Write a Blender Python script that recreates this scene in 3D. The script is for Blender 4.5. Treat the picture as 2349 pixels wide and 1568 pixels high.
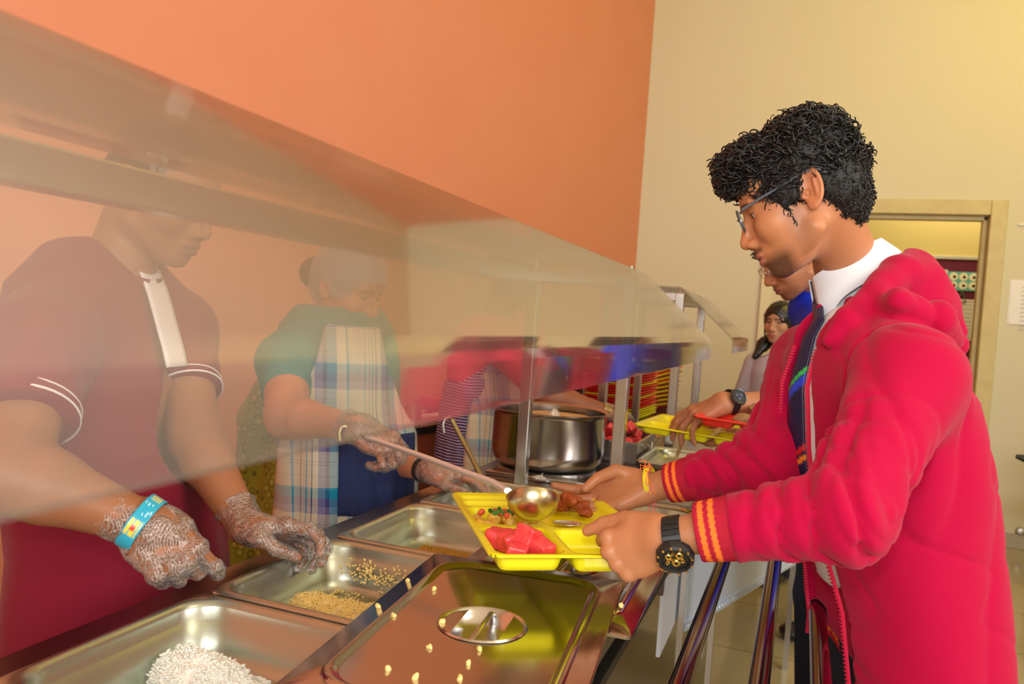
import bpy, math, random
import numpy as np
from math import radians as R_, sin, cos, pi, sqrt
from mathutils import Vector, Matrix

for o in list(bpy.data.objects): bpy.data.objects.remove(o)
scene = bpy.context.scene
C = scene.collection
random.seed(7); rng = np.random.RandomState(7)

# ------------------------------------------------------------ camera
W, H, F = 2349, 1568, 1800.0
YAW, PITCH, ROLL, CH = R_(20.3), R_(1.8), R_(4.0), 1.3
_fw = np.array([-sin(YAW)*cos(PITCH), cos(YAW)*cos(PITCH), -sin(PITCH)])
_r = np.cross(_fw, [0, 0, 1]); _r /= np.linalg.norm(_r)
_u = np.cross(_r, _fw)
_R = cos(ROLL)*_r + sin(ROLL)*_u
_U = -sin(ROLL)*_r + cos(ROLL)*_u
cam = bpy.data.cameras.new('camera'); camo = bpy.data.objects.new('camera', cam); C.objects.link(camo)
M = Matrix(((_R[0], _U[0], -_fw[0], 0), (_R[1], _U[1], -_fw[1], 0), (_R[2], _U[2], -_fw[2], CH), (0, 0, 0, 1)))
camo.matrix_world = M
cam.sensor_width = 36; cam.lens = 36*F/W; cam.clip_start = 0.02
cam.dof.use_dof = True; cam.dof.focus_distance = 1.35; cam.dof.aperture_fstop = 6.3
scene.camera = camo

def Q(px, py, d):
    """world point at depth d (metres along the optical axis) behind a pixel"""
    return np.array([0, 0, CH]) + d*(_fw + _R*(px-W/2)/F - _U*(py-H/2)/F)
def QZ(px, py, z):
    v = _fw + _R*(px-W/2)/F - _U*(py-H/2)/F
    return np.array([0, 0, CH]) + v*(z-CH)/v[2]
def QY(px, py, y):
    v = _fw + _R*(px-W/2)/F - _U*(py-H/2)/F
    return np.array([0, 0, CH]) + v*y/v[1]

# ------------------------------------------------------------ world, lights, exposure
world = bpy.data.worlds.new('world'); scene.world = world; world.use_nodes = True
world.node_tree.nodes['Background'].inputs[0].default_value = (1.0, 0.95, 0.86, 1)
world.node_tree.nodes['Background'].inputs[1].default_value = 0.3
vs = scene.view_settings
vs.view_transform = 'Standard'; vs.look = 'None'; vs.exposure = -0.28; vs.gamma = 1.0; vs.use_curve_mapping = False

def area(name, loc, target, sx, sy, power, color=(1, 1, 1)):
    l = bpy.data.lights.new(name, 'AREA'); l.shape = 'RECTANGLE'; l.size = sx; l.size_y = sy
    l.energy = power; l.color = color
    o = bpy.data.objects.new(name, l); C.objects.link(o); o.location = loc
    o.rotation_euler = (Vector(target)-Vector(loc)).to_track_quat('-Z', 'Y').to_euler()
    return o
# daylight through the windows behind the photographer and in the right-hand wall
area('window_light', (0.9, -2.35, 2.1), (0.0, 2.5, 1.1), 2.6, 1.7, 72, (1, .97, .93))
area('window_light', (3.35, 0.6, 2.1), (0.0, 2.0, 1.0), 2.2, 1.5, 52, (1, .98, .95))
area('overhead_fill', (1.9, 1.0, 4.1), (-0.1, 1.6, 1.5), 1.2, 1.2, 24, (1, .93, .75))
area('overhead_fill', (2.0, 3.9, 4.1), (0.0, 6.0, 3.4), 1.2, 1.2, 56, (1, .80, .14))  # added yellow light, no known lamp; tints the upper far wall
area('corridor_light', (1.2, 7.3, 2.9), (1.2, 7.6, 0), 1.5, .5, 24, (1, .93, .8))
area('ceiling_bounce_fill', (1.7, 1.2, 2.9), (.6, 1.4, 4.25), 2.5, 3.0, 26, (1, .96, .86))  # added lamp aimed upwards, brightens the ceiling that the pans mirror
# the photographer's on-camera flash
fl = bpy.data.lights.new('camera_flash', 'AREA'); fl.shape = 'RECTANGLE'; fl.size = .09; fl.size_y = .05; fl.energy = 5
fo = bpy.data.objects.new('camera_flash', fl); C.objects.link(fo)
fo.matrix_world = Matrix.Translation(Vector(_U*.16)) @ M

# ------------------------------------------------------------ materials
def mat(name, color, rough=0.5, metal=0.0, spec=0.5, bump=None, noise=None, trans=0.0, alpha=1.0, sheen=0.0,
        coat=0.0, emis=None, estr=0.0, sss=0.0, aniso=0.0, vcol=None):
    m = bpy.data.materials.new(name); m.use_nodes = True
    nt = m.node_tree; b = nt.nodes['Principled BSDF']
    b.inputs['Base Color'].default_value = (*color, 1)
    b.inputs['Roughness'].default_value = rough; b.inputs['Metallic'].default_value = metal
    b.inputs['Specular IOR Level'].default_value = spec
    b.inputs['Transmission Weight'].default_value = trans; b.inputs['Alpha'].default_value = alpha
    b.inputs['Sheen Weight'].default_value = sheen; b.inputs['Coat Weight'].default_value = coat
    b.inputs['Coat Roughness'].default_value = 0.08
    b.inputs['Anisotropic'].default_value = aniso
    if sss:
        b.inputs['Subsurface Weight'].default_value = sss
        b.inputs['Subsurface Radius'].default_value = (1.0, .35, .2); b.inputs['Subsurface Scale'].default_value = .006
    if emis: b.inputs['Emission Color'].default_value = (*emis, 1); b.inputs['Emission Strength'].default_value = estr
    tc = nt.nodes.new('ShaderNodeTexCoord')
    src = None
    if vcol:
        a = nt.nodes.new('ShaderNodeVertexColor'); a.layer_name = vcol
        nt.links.new(a.outputs[0], b.inputs['Base Color']); src = a.outputs[0]
    if noise:   # (scale, second colour, amount, detail)
        n = nt.nodes.new('ShaderNodeTexNoise'); n.inputs['Scale'].default_value = noise[0]
        n.inputs['Detail'].default_value = noise[3] if len(noise) > 3 else 4
        nt.links.new(tc.outputs['Object'], n.inputs['Vector'])
        r = nt.nodes.new('ShaderNodeValToRGB'); r.color_ramp.elements[0].position = .35; r.color_ramp.elements[1].position = .7
        nt.links.new(n.outputs[0], r.inputs[0])
        mx = nt.nodes.new('ShaderNodeMixRGB'); mx.inputs[1].default_value = (*color, 1); mx.inputs[2].default_value = (*noise[1], 1)
        if src: nt.links.new(src, mx.inputs[1])
        ml = nt.nodes.new('ShaderNodeMath'); ml.operation = 'MULTIPLY'; ml.inputs[1].default_value = noise[2]
        nt.links.new(r.outputs[0], ml.inputs[0]); nt.links.new(ml.outputs[0], mx.inputs[0])
        nt.links.new(mx.outputs[0], b.inputs['Base Color'])
    if bump:    # (scale, strength, distance, stretch)
        n = nt.nodes.new('ShaderNodeTexNoise'); n.inputs['Scale'].default_value = bump[0]; n.inputs['Detail'].default_value = 3
        if len(bump) > 3:
            mp = nt.nodes.new('ShaderNodeMapping'); mp.inputs['Scale'].default_value = bump[3]
            nt.links.new(tc.outputs['Object'], mp.inputs[0]); nt.links.new(mp.outputs[0], n.inputs['Vector'])
        else: nt.links.new(tc.outputs['Object'], n.inputs['Vector'])
        bp = nt.nodes.new('ShaderNodeBump'); bp.inputs['Strength'].default_value = bump[1]; bp.inputs['Distance'].default_value = bump[2]
        nt.links.new(n.outputs[0], bp.inputs['Height']); nt.links.new(bp.outputs[0], b.inputs['Normal'])
    return m

steel = mat('brushed_steel', (.60, .58, .56), .26, 1, bump=(60, .12, .002, (1, 12, 12)), noise=(9, (.50, .48, .46), .35))
steel_pan = mat('pan_steel', (.54, .60, .53), .30, 1, bump=(25, .05, .002), noise=(14, (.55, .54, .50), .4))
steel_lid = mat('lid_steel', (.50, .485, .475), .14, 1, bump=(8, .05, .003), noise=(12, (.54, .51, .49), .35))
steel_pol = mat('polished_steel', (.66, .65, .64), .20, 1, bump=(10, .04, .002))
steel_dull = mat('dull_steel', (.55, .53, .51), .34, 1, bump=(70, .12, .002, (1, 1, 14)))
yellow_pl = mat('yellow_plastic', (.90, .82, .006), .28, 0, .5, coat=.2)
red_pl = mat('red_plastic', (.82, .03, .015), .28, 0, .5, coat=.2)
maroon_pl = mat('maroon_plastic', (.36, .02, .03), .3)
black_pl = mat('black_rubber', (.012, .012, .014), .42)
black_shoe = mat('black_leather', (.01, .01, .011), .25, 0, .6)
white_paper = mat('white_paper', (.86, .87, .88), .7)
gold = mat('gold_metal', (.85, .6, .15), .2, 1)

# ------------------------------------------------------------ mesh helpers
def tag(o, label=None, cat=None, group=None, kind=None):
    if label: o['label'] = label
    if cat: o['category'] = cat
    if group: o['group'] = group
    if kind: o['kind'] = kind
    return o
def empty(name, loc, label=None, cat=None, group=None, rz=0):
    o = bpy.data.objects.new(name, None); C.objects.link(o); o.location = loc; o.rotation_euler = (0, 0, rz)
    o.empty_display_size = .1
    return tag(o, label, cat, group)
def link(name, me, m, parent=None, local=False):
    o = bpy.data.objects.new(name, me); C.objects.link(o)
    if m is not None:
        for q in (m if isinstance(m, (list, tuple)) else [m]): me.materials.append(q)
    if parent is not None:
        o.parent = parent
        if not local:
            # vertices are given in world space: store the inverse of the chain of parents
            mw = world_of(parent)
            o.matrix_parent_inverse = mw.inverted()
    return o
def world_of(o):
    m = Matrix.LocRotScale(o.location, o.rotation_euler, o.scale)
    if o.parent: m = world_of(o.parent) @ o.matrix_parent_inverse @ m
    return m

class MB:
    """collects vertices and faces of one mesh"""
    def __init__(s): s.v = []; s.f = []; s.mi = []
    def add(s, vs_, fs, mi=0):
        k = len(s.v); s.v += [tuple(map(float, v)) for v in vs_]; s.f += [tuple(i+k for i in f) for f in fs]; s.mi += [mi]*len(fs); return s
    def box(s, c, size, rz=0, mi=0, M3=None):
        hx, hy, hz = size[0]/2, size[1]/2, size[2]/2; vs_ = []
        for z in (-hz, hz):
            for x, y in ((-hx, -hy), (hx, -hy), (hx, hy), (-hx, hy)):
                if M3 is not None: p = np.array(c)+M3@np.array([x, y, z])
                else: p = (c[0]+x*cos(rz)-y*sin(rz), c[1]+x*sin(rz)+y*cos(rz), c[2]+z)
                vs_.append(p)
        return s.add(vs_, [(0, 3, 2, 1), (4, 5, 6, 7), (0, 1, 5, 4), (1, 2, 6, 5), (2, 3, 7, 6), (3, 0, 4, 7)], mi)
    def b2(s, x0, x1, y0, y1, z0, z1, mi=0): return s.box(((x0+x1)/2, (y0+y1)/2, (z0+z1)/2), (abs(x1-x0), abs(y1-y0), abs(z1-z0)), mi=mi)
    def tube(s, pts, r, n=10, caps=True, mi=0, flat=None):
        pts = [np.array(p, float) for p in pts]; m_ = len(pts)
        rs = r if hasattr(r, '__len__') else [r]*m_
        k = len(s.v); T0 = None; a = None
        for i, p in enumerate(pts):
            t = pts[min(i+1, m_-1)]-pts[max(i-1, 0)]; t /= (np.linalg.norm(t)+1e-12)
            if a is None:
                a = np.cross(t, [0, 0, 1]) if abs(t[2]) < .9 else np.cross(t, [1, 0, 0])
            a = a - t*(a@t); a /= (np.linalg.norm(a)+1e-12); b = np.cross(t, a)
            for j in range(n):
                th = 2*pi*j/n
                s.v.append(tuple(p+rs[i]*(a*cos(th)+b*sin(th)*(flat or 1))))
        for i in range(m_-1):
            for j in range(n):
                s.f.append((k+i*n+j, k+i*n+(j+1) % n, k+(i+1)*n+(j+1) % n, k+(i+1)*n+j)); s.mi.append(mi)
        if caps:
            s.f.append(tuple(k+j for j in range(n))[::-1]); s.f.append(tuple(k+(m_-1)*n+j for j in range(n))); s.mi += [mi, mi]
        return s
    def lathe(s, prof, c=(0, 0, 0), n=48, M3=None, mi=0):
        k = len(s.v); M3 = np.eye(3) if M3 is None else M3
        for r_, z in prof:
            for j in range(n):
                th = 2*pi*j/n; s.v.append(tuple(np.array(c)+M3@np.array([r_*cos(th), r_*sin(th), z])))
        for i in range(len(prof)-1):
            for j in range(n):
                s.f.append((k+i*n+j, k+i*n+(j+1) % n, k+(i+1)*n+(j+1) % n, k+(i+1)*n+j)); s.mi.append(mi)
        return s
    def loops(s, rings, close_last=True, close_first=False, mi=0):
        k = len(s.v); n = len(rings[0])
        for r_ in rings: s.v += [tuple(map(float, p)) for p in r_]
        for i in range(len(rings)-1):
            for j in range(n):
                s.f.append((k+i*n+j, k+i*n+(j+1) % n, k+(i+1)*n+(j+1) % n, k+(i+1)*n+j)); s.mi.append(mi)
        if close_last: s.f.append(tuple(k+(len(rings)-1)*n+j for j in range(n))); s.mi.append(mi)
        if close_first: s.f.append(tuple(k+j for j in range(n))[::-1]); s.mi.append(mi)
        return s
    def build(s, name, m, parent=None, smooth=False, bevel=0, local=False, solid=0, angle=40):
        me = bpy.data.meshes.new(name); me.from_pydata(s.v, [], s.f); me.update()
        for i, p in enumerate(me.polygons): p.material_index = s.mi[i]
        if smooth:
            me.polygons.foreach_set('use_smooth', [True]*len(me.polygons))
            me.set_sharp_from_angle(angle=R_(angle))
        o = link(name, me, m, parent, local)
        if solid:
            md = o.modifiers.new('solid', 'SOLIDIFY'); md.thickness = solid; md.offset = 0
        if bevel:
            md = o.modifiers.new('bevel', 'BEVEL'); md.width = bevel; md.segments = 2; md.limit_method = 'ANGLE'; md.angle_limit = R_(40)
        return o
def rrect(cx, cy, hx, hy, r, z, n=6, rz=0):
    out = []
    for sx, sy, a0 in ((1, 1, 0), (-1, 1, 90), (-1, -1, 180), (1, -1, 270)):
        for i in range(n+1):
            a = R_(a0+90*i/n); x = sx*(hx-r)+r*cos(a); y = sy*(hy-r)+r*sin(a)
            out.append((cx+x*cos(rz)-y*sin(rz), cy+x*sin(rz)+y*cos(rz), z))
    return out
def struct(o): o['kind'] = 'structure'; return o
# ============================================================ implicit surfaces (signed distance) -> mesh
f4 = np.float32
def smin(a, b, k):
    if k <= 0: return np.minimum(a, b)
    h = np.maximum(k-np.abs(a-b), 0)/k
    return np.minimum(a, b)-h*h*k*f4(.25)
def smax(a, b, k): return -smin(-a, -b, k)
def ssub(a, b, k): return smax(a, -b, k)       # a without b
def sph(P, c, r): return np.linalg.norm(P-np.array(c, f4), axis=1)-f4(r)
def ell(P, c, r, M3=None):
    q = P-np.array(c, f4)
    if M3 is not None: q = q@np.array(M3, f4)
    r = np.array(r, f4); k0 = np.linalg.norm(q/r, axis=1); k1 = np.linalg.norm(q/(r*r), axis=1)
    return k0*(k0-1)/np.maximum(k1, 1e-6)
def cap(P, a, b, r1, r2=None, flat=None):
    a = np.array(a, f4); b = np.array(b, f4); r2 = r1 if r2 is None else r2
    ba = b-a; q = P-a; t = np.clip((q@ba)/max(float(ba@ba), 1e-12), 0, 1)
    w = q-t[:, None]*ba
    if flat is not None:      # (normal, factor): flattens the section along a direction
        n_ = np.array(flat[0], f4); n_ = n_/np.linalg.norm(n_); c_ = w@n_; w = w+np.outer(c_*(1/flat[1]-1), n_)
    d = np.linalg.norm(w, axis=1)-(r1+t*(r2-r1))
    return d*(flat[1] if flat is not None and flat[1] < 1 else 1)
def box(P, c, h, M3=None, r=0):
    q = P-np.array(c, f4)
    if M3 is not None: q = q@np.array(M3, f4)
    d = np.abs(q)-(np.array(h, f4)-r)
    return np.linalg.norm(np.maximum(d, 0), axis=1)+np.minimum(d.max(1), 0)-r
def chain(P, pts, rs, k=.0, flat=None):
    d = None
    for i in range(len(pts)-1):
        e = cap(P, pts[i], pts[i+1], rs[i], rs[i+1], flat); d = e if d is None else smin(d, e, k)
    return d
def fbm(P, s, seed=0, oct=2):
    """cheap smooth pseudo noise, -1..1"""
    r = np.random.RandomState(seed); o = 0; amp = 1; tot = 0
    for i in range(oct):
        for j in range(3):
            k = r.normal(size=3); k = k/np.linalg.norm(k)*s*(1+.4*r.rand()); k2 = r.normal(size=3); k2 = k2/np.linalg.norm(k2)*s*.7
            o = o+amp*np.sin(P@np.array(k, f4)+r.rand()*6+1.3*np.sin(P@np.array(k2, f4)+r.rand()*6))
        tot += amp*3; amp *= .5; s *= 2.1
    return o/tot*f4(1.5)
def sdf_arrays(fn, lo, hi, h, newton=1, slack=1.6):
    lo = np.array(lo, f4); hi = np.array(hi, f4); B = 4
    n = (np.ceil((hi-lo)/h/B).astype(int)+1)
    cs = (np.arange(n[0])*B+1.5)*h+lo[0], (np.arange(n[1])*B+1.5)*h+lo[1], (np.arange(n[2])*B+1.5)*h+lo[2]
    G = np.stack(np.meshgrid(*cs, indexing='ij'), -1).reshape(-1, 3).astype(f4)
    dc = fn(G).astype(f4); act = np.abs(dc) < B*h*slack
    D = np.where(dc < 0, f4(-1), f4(1)).reshape(n)
    D = np.repeat(np.repeat(np.repeat(D, B, 0), B, 1), B, 2)
    bi = np.argwhere(act.reshape(n)); off = np.stack(np.meshgrid(*[np.arange(B)]*3, indexing='ij'), -1).reshape(-1, 3)
    ids = (bi[:, None, :]*B+off[None]).reshape(-1, 3)
    pts = ids.astype(f4)*h+lo
    d = np.concatenate([fn(pts[i:i+400000]) for i in range(0, len(pts), 400000)]).astype(f4) if len(pts) else np.zeros(0, f4)
    D[ids[:, 0], ids[:, 1], ids[:, 2]] = d
    I = D < 0
    c = np.zeros(np.array(I.shape)-1, np.int8)
    for a in (0, 1):
        for b in (0, 1):
            for e in (0, 1): c += I[a:I.shape[0]-1+a, b:I.shape[1]-1+b, e:I.shape[2]-1+e]
    cell = np.argwhere((c > 0) & (c < 8)); vid = -np.ones(c.shape, np.int32); vid[cell[:, 0], cell[:, 1], cell[:, 2]] = np.arange(len(cell))
    S = np.zeros((len(cell), 3), f4); cnt = np.zeros(len(cell), f4)
    co = [(a, b, e) for a in (0, 1) for b in (0, 1) for e in (0, 1)]
    V = {q: D[cell[:, 0]+q[0], cell[:, 1]+q[1], cell[:, 2]+q[2]] for q in co}
    for q in co:
        for ax_ in range(3):
            if q[ax_]: continue
            r = list(q); r[ax_] = 1; r = tuple(r); x, y = V[q], V[r]; m_ = (x < 0) != (y < 0)
            t = np.where(m_, x/np.where(m_, x-y, 1), 0); p = np.tile(np.array(q, f4), (len(cell), 1)); p[:, ax_] += t
            S += p*m_[:, None]; cnt += m_
    v = (cell+S/cnt[:, None]).astype(f4)*h+lo
    F_ = []
    for ax_ in range(3):
        sl0 = [slice(None)]*3; sl1 = [slice(None)]*3; sl0[ax_] = slice(0, -1); sl1[ax_] = slice(1, None)
        a, b = I[tuple(sl0)], I[tuple(sl1)]; e = np.argwhere(a != b); s_ = a[e[:, 0], e[:, 1], e[:, 2]]
        o1, o2 = [(1, 2), (2, 0), (0, 1)][ax_]
        ok = (e[:, o1] > 0) & (e[:, o2] > 0) & (e[:, o1] < I.shape[o1]-1) & (e[:, o2] < I.shape[o2]-1); e = e[ok]; s_ = s_[ok]
        def g(d1, d2):
            q = e.copy(); q[:, o1] -= d1; q[:, o2] -= d2; return vid[q[:, 0], q[:, 1], q[:, 2]]
        q = np.stack([g(1, 1), g(0, 1), g(0, 0), g(1, 0)], 1); q[~s_] = q[~s_][:, ::-1]; F_.append(q)
    F_ = np.concatenate(F_)
    for _ in range(newton):
        e = h*.25; g0 = fn(v); gr = np.stack([fn(v+np.array(k, f4)*e)-g0 for k in ((1, 0, 0), (0, 1, 0), (0, 0, 1))], 1)/e
        st = -(g0/np.maximum((gr**2).sum(1), .25))[:, None]*gr; ln = np.linalg.norm(st, axis=1, keepdims=True)
        v = v+st*np.minimum(1, h/np.maximum(ln, 1e-9))
    return v, F_
def arr_mesh(name, v, fc, m, parent=None, col=None, uv=None, mi=None, smooth=True):
    me = bpy.data.meshes.new(name); v = np.asarray(v, np.float32); fc = np.asarray(fc, np.int32); k = fc.shape[1]
    me.vertices.add(len(v)); me.vertices.foreach_set('co', v.ravel())
    me.loops.add(fc.size); me.loops.foreach_set('vertex_index', fc.ravel())
    me.polygons.add(len(fc)); me.polygons.foreach_set('loop_start', np.arange(0, fc.size, k, dtype=np.int32)); me.polygons.foreach_set('loop_total', np.full(len(fc), k, np.int32))
    me.update(calc_edges=True); me.validate()
    me.polygons.foreach_set('use_smooth', np.full(len(me.polygons), smooth))
    if mi is not None: me.polygons.foreach_set('material_index', np.asarray(mi, np.int32))
    if col is not None:
        ca = me.color_attributes.new('Col', 'FLOAT_COLOR', 'POINT'); c4 = np.ones((len(v), 4), np.float32); c4[:, :3] = col; ca.data.foreach_set('color', c4.ravel())
    if uv is not None:
        ul = me.uv_layers.new(name='UVMap'); ul.data.foreach_set('uv', np.asarray(uv, np.float32)[fc.ravel()].ravel())
    return link(name, me, m, parent)
def sdf(name, fn, lo, hi, h, m, parent=None, col=None, uv=None, newton=1, slack=1.6):
    v, fc = sdf_arrays(fn, lo, hi, h, newton, slack)
    return arr_mesh(name, v, fc, m, parent, col(v) if col else None, uv(v) if uv else None)
def strands(name, curves, m, parent=None, n=4):
    """curves: array (k, pts, 3) and radii (k, pts) -> one mesh of thin tubes"""
    Pc, Rc = curves; K, T = Pc.shape[:2]
    t = np.gradient(Pc, axis=1); t /= np.linalg.norm(t, axis=2, keepdims=True)+1e-9
    ref = np.array([.31, .77, .55]); a = np.cross(t, ref); a /= np.linalg.norm(a, axis=2, keepdims=True)+1e-9; b = np.cross(t, a)
    th = np.arange(n)*2*pi/n
    V = Pc[:, :, None, :]+Rc[:, :, None, None]*(a[:, :, None, :]*np.cos(th)[None, None, :, None]+b[:, :, None, :]*np.sin(th)[None, None, :, None])
    V = V.reshape(-1, 3); i, j, l = np.meshgrid(np.arange(K), np.arange(T-1), np.arange(n), indexing='ij')
    base = (i*T+j)*n; l2 = (l+1) % n
    Fc = np.stack([base+l, base+l2, base+n+l2, base+n+l], -1).reshape(-1, 4)
    return arr_mesh(name, V, Fc, m, parent)
# ============================================================ the room
YB = 6.06          # far wall
ZC = 4.25
orange = mat('orange_wall_paint', (.66, .235, .125), .5, bump=(40, .05, .002), noise=(2.2, (.68, .26, .145), .6))
ywall = mat('yellow_wall_paint', (.67, .63, .45), .6, bump=(45, .05, .002), noise=(1.6, (.68, .65, .49), .6))
cream = mat('cream_frame_paint', (.62, .53, .25), .45, bump=(30, .06, .002), noise=(14, (.50, .40, .18), .5))
cwhite = mat('ceiling_paint', (.82, .70, .48), .7)
def floor_mat():
    m = mat('tile_floor', (.42, .37, .22), .12, 0, .5)
    nt = m.node_tree; b = nt.nodes['Principled BSDF']
    tc = nt.nodes.new('ShaderNodeTexCoord'); mp = nt.nodes.new('ShaderNodeMapping')
    mp.inputs['Rotation'].default_value = (0, 0, R_(0)); mp.inputs['Location'].default_value = (.33, .25, 0)
    br = nt.nodes.new('ShaderNodeTexBrick'); br.offset = 0; br.inputs['Scale'].default_value = 1
    br.inputs['Brick Width'].default_value = .6; br.inputs['Row Height'].default_value = .6; br.inputs['Mortar Size'].default_value = .003
    br.inputs['Color1'].default_value = (.43, .36, .20, 1); br.inputs['Color2'].default_value = (.40, .34, .19, 1); br.inputs['Mortar'].default_value = (.14, .11, .06, 1)
    nt.links.new(tc.outputs['Object'], mp.inputs[0]); nt.links.new(mp.outputs[0], br.inputs[0]); nt.links.new(br.outputs[0], b.inputs['Base Color'])
    return m
struct(MB().b2(-3.2, 3.6, -2.8, 9.4, -.1, 0).build('floor', floor_mat()))
struct(MB().b2(-3.2, 3.6, -2.8, YB+.14, ZC, ZC+.1).build('ceiling', cwhite))
# orange wall behind the servers: runs slightly askew to the counter
a = np.array([-1.262, YB]); b_ = np.array([-2.55, -2.8]); d_ = (b_-a)/np.linalg.norm(b_-a); n_ = np.array([d_[1], -d_[0]])
if n_[0] > 0: n_ = -n_
WL = lambda y: a[0]+(y-a[1])/(b_[1]-a[1])*(b_[0]-a[0])
w = MB(); p = [a, b_, b_+n_*.15, a+n_*.15]
w.add([(q[0], q[1], z) for z in (0, ZC) for q in p], [(3, 2, 1, 0), (4, 5, 6, 7), (0, 1, 5, 4), (1, 2, 6, 5), (2, 3, 7, 6), (3, 0, 4, 7)])
struct(w.build('wall_left', orange))
# far wall with the doorway
DX0, DX1, DZ = .25, 1.21, 2.305      # outer edges of the door frame
wl = MB(); wl.b2(-1.45, DX0, YB, YB+.14, 0, ZC); wl.b2(DX1, 3.6, YB, YB+.14, 0, ZC); wl.b2(DX0, DX1, YB, YB+.14, DZ, ZC)
struct(wl.build('wall_back', ywall))
struct(MB().b2(3.45, 3.6, -2.8, YB, 0, ZC).build('wall_right', ywall))
struct(MB().b2(-3.2, 3.6, -2.95, -2.8, 0, ZC).build('wall_front', ywall))
fr = MB(); t_ = .10
fr.b2(DX0, DX0+t_, YB-.02, YB+.16, 0, DZ); fr.b2(DX1-t_, DX1, YB-.02, YB+.16, 0, DZ); fr.b2(DX0+t_+.0005, DX1-t_-.0005, YB-.02, YB+.16, DZ-t_, DZ)
fr.b2(DX1-t_-.03, DX1-t_, YB+.05, YB+.12, 0, DZ-t_); fr.b2(DX0+t_, DX1-t_, YB+.05, YB+.12, DZ-t_-.03, DZ-t_)
struct(fr.build('door_1', cream, bevel=.006))
struct(MB().b2(DX1, 3.45, YB-.015, YB, 0, .1).build('baseboard_back', mat('grey_skirting', (.42, .38, .30), .3), bevel=.003))
# second (white, half hidden) door frame left of the boy
fr = MB(); fr.b2(-.32, -.25, YB-.03, YB, 0, 2.02); fr.b2(.12, .19, YB-.03, YB, 0, 2.02); fr.b2(-.2495, .1195, YB-.03, YB, 1.95, 2.02); 
d2 = struct(fr.build('door_2', mat('pale_door_paint', (.72, .66, .42), .5), bevel=.004))
struct(MB().b2(-.25, .12, YB-.012, YB, 0, 1.95).build('door_leaf', mat('tan_door', (.66, .56, .34), .4), parent=d2))
# corridor beyond the doorway
yc = 7.75
struct(MB().b2(-.2, 3.2, yc, yc+.1, 0, 3).build('wall_corridor', mat('corridor_paint', (.62, .45, .11), .6)))
struct(MB().b2(-.2, 3.2, YB+.14, yc, 2.95, 3.05).build('ceiling_corridor', cwhite))
struct(MB().b2(3.2, 3.3, YB+.14, yc, 0, 3).build('wall_corridor_right', ywall)); struct(MB().b2(-.3, -.2, YB+.14, yc, 0, 3).build('wall_corridor_left', ywall))
struct(MB().b2(-.2, 3.2, yc-.012, yc, 0, .86).build('trim_corridor', mat('corridor_dado', (.62, .42, .28), .5)))
# windows behind the photographer and on the right (only their reflections and light reach the picture)
wg = mat('bright_window_glass', (.8, .85, .9), .3, emis=(1, .98, .95), estr=6)
def window(i, x0, x1, y0, y1, z0, z1):
    fm = MB()
    if abs(x1-x0) > abs(y1-y0):
        for x in (x0, (x0+x1)/2, x1): fm.b2(x-.03, x+.03, y0, y1, z0, z1)
        for z in (z0, z1): fm.b2(x0, x1, y0, y1, z-.03, z+.03)
    else:
        for y in (y0, (y0+y1)/2, y1): fm.b2(x0, x1, y-.03, y+.03, z0, z1)
        for z in (z0, z1): fm.b2(x0, x1, y0, y1, z-.03, z+.03)
    f_ = struct(fm.build('window_%d' % i, cream))
    c = ((x0+x1)/2, (y0+y1)/2)
    if abs(x1-x0) > abs(y1-y0): struct(MB().b2(x0, x1, c[1]-.005, c[1]+.005, z0, z1).build('pane', wg, parent=f_))
    else: struct(MB().b2(c[0]-.005, c[0]+.005, y0, y1, z0, z1).build('pane', wg, parent=f_))
window(1, -.5, 2.3, -2.78, -2.74, 1.2, 3.0)
window(2, 3.40, 3.44, -.6, 1.8, 1.3, 2.9)

# notice board in the corridor
def onback(px, py, y): q = QY(px, py, y); return q[0], q[2]
bx1, bz1 = onback(2262, 598, yc); _, bz0 = onback(2240, 826, yc)
nb = empty('notice_board', (1.5, yc, bz0), 'maroon notice board with pinned papers seen through the doorway', 'notice board')
MB().b2(bx1-1.3, bx1, yc-.02, yc-.002, bz0, bz1).build('felt_panel', mat('maroon_felt', (.13, .008, .015), .9), nb)
f_ = MB(); f_.b2(bx1-1.32, bx1+.02, yc-.03, yc-.002, bz1, bz1+.03); f_.b2(bx1-1.32, bx1+.02, yc-.03, yc-.002, bz0-.03, bz0); f_.b2(bx1, bx1+.02, yc-.03, yc-.002, bz0, bz1)
f_.build('board_frame', mat('board_frame', (.55, .48, .28), .4, .3), nb, bevel=.003)
def poster(name, c4, label, items, col, cat='poster'):
    """c4: pixel box on the board; items: list of (fx0,fx1,fz0,fz1,material) inside it, fractions"""
    x0, z1 = onback(c4[0], c4[1], yc-.025); x1, z0 = onback(c4[2], c4[3], yc-.025)
    o = empty(name, ((x0+x1)/2, yc-.026, z0), label, cat)
    MB().b2(x0, x1, yc-.026, yc-.0225, z0, z1).build('sheet', col, o)
    for it in items:
        if it[0] == 'c':
            _, fx, fz, fr_, m_ = it
            mb = MB(); cx, cz = x0+(x1-x0)*fx, z0+(z1-z0)*fz; rr = (x1-x0)*fr_
            mb.add([(cx+rr*cos(k*pi/12), yc-.0275, cz+rr*sin(k*pi/12)) for k in range(24)]+[(cx+rr*cos(k*pi/12), yc-.026, cz+rr*sin(k*pi/12)) for k in range(24)],
                   [tuple(range(24))]+[(k, (k+1) % 24, 24+(k+1) % 24, 24+k) for k in range(24)]).build('printed_plate', m_, o)
        else:
            fx0, fx1, fz0, fz1, m_ = it
            MB().b2(x0+(x1-x0)*fx0, x0+(x1-x0)*fx1, yc-.027, yc-.026, z0+(z1-z0)*fz0, z0+(z1-z0)*fz1).build('print', m_, o)
    return o
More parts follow.
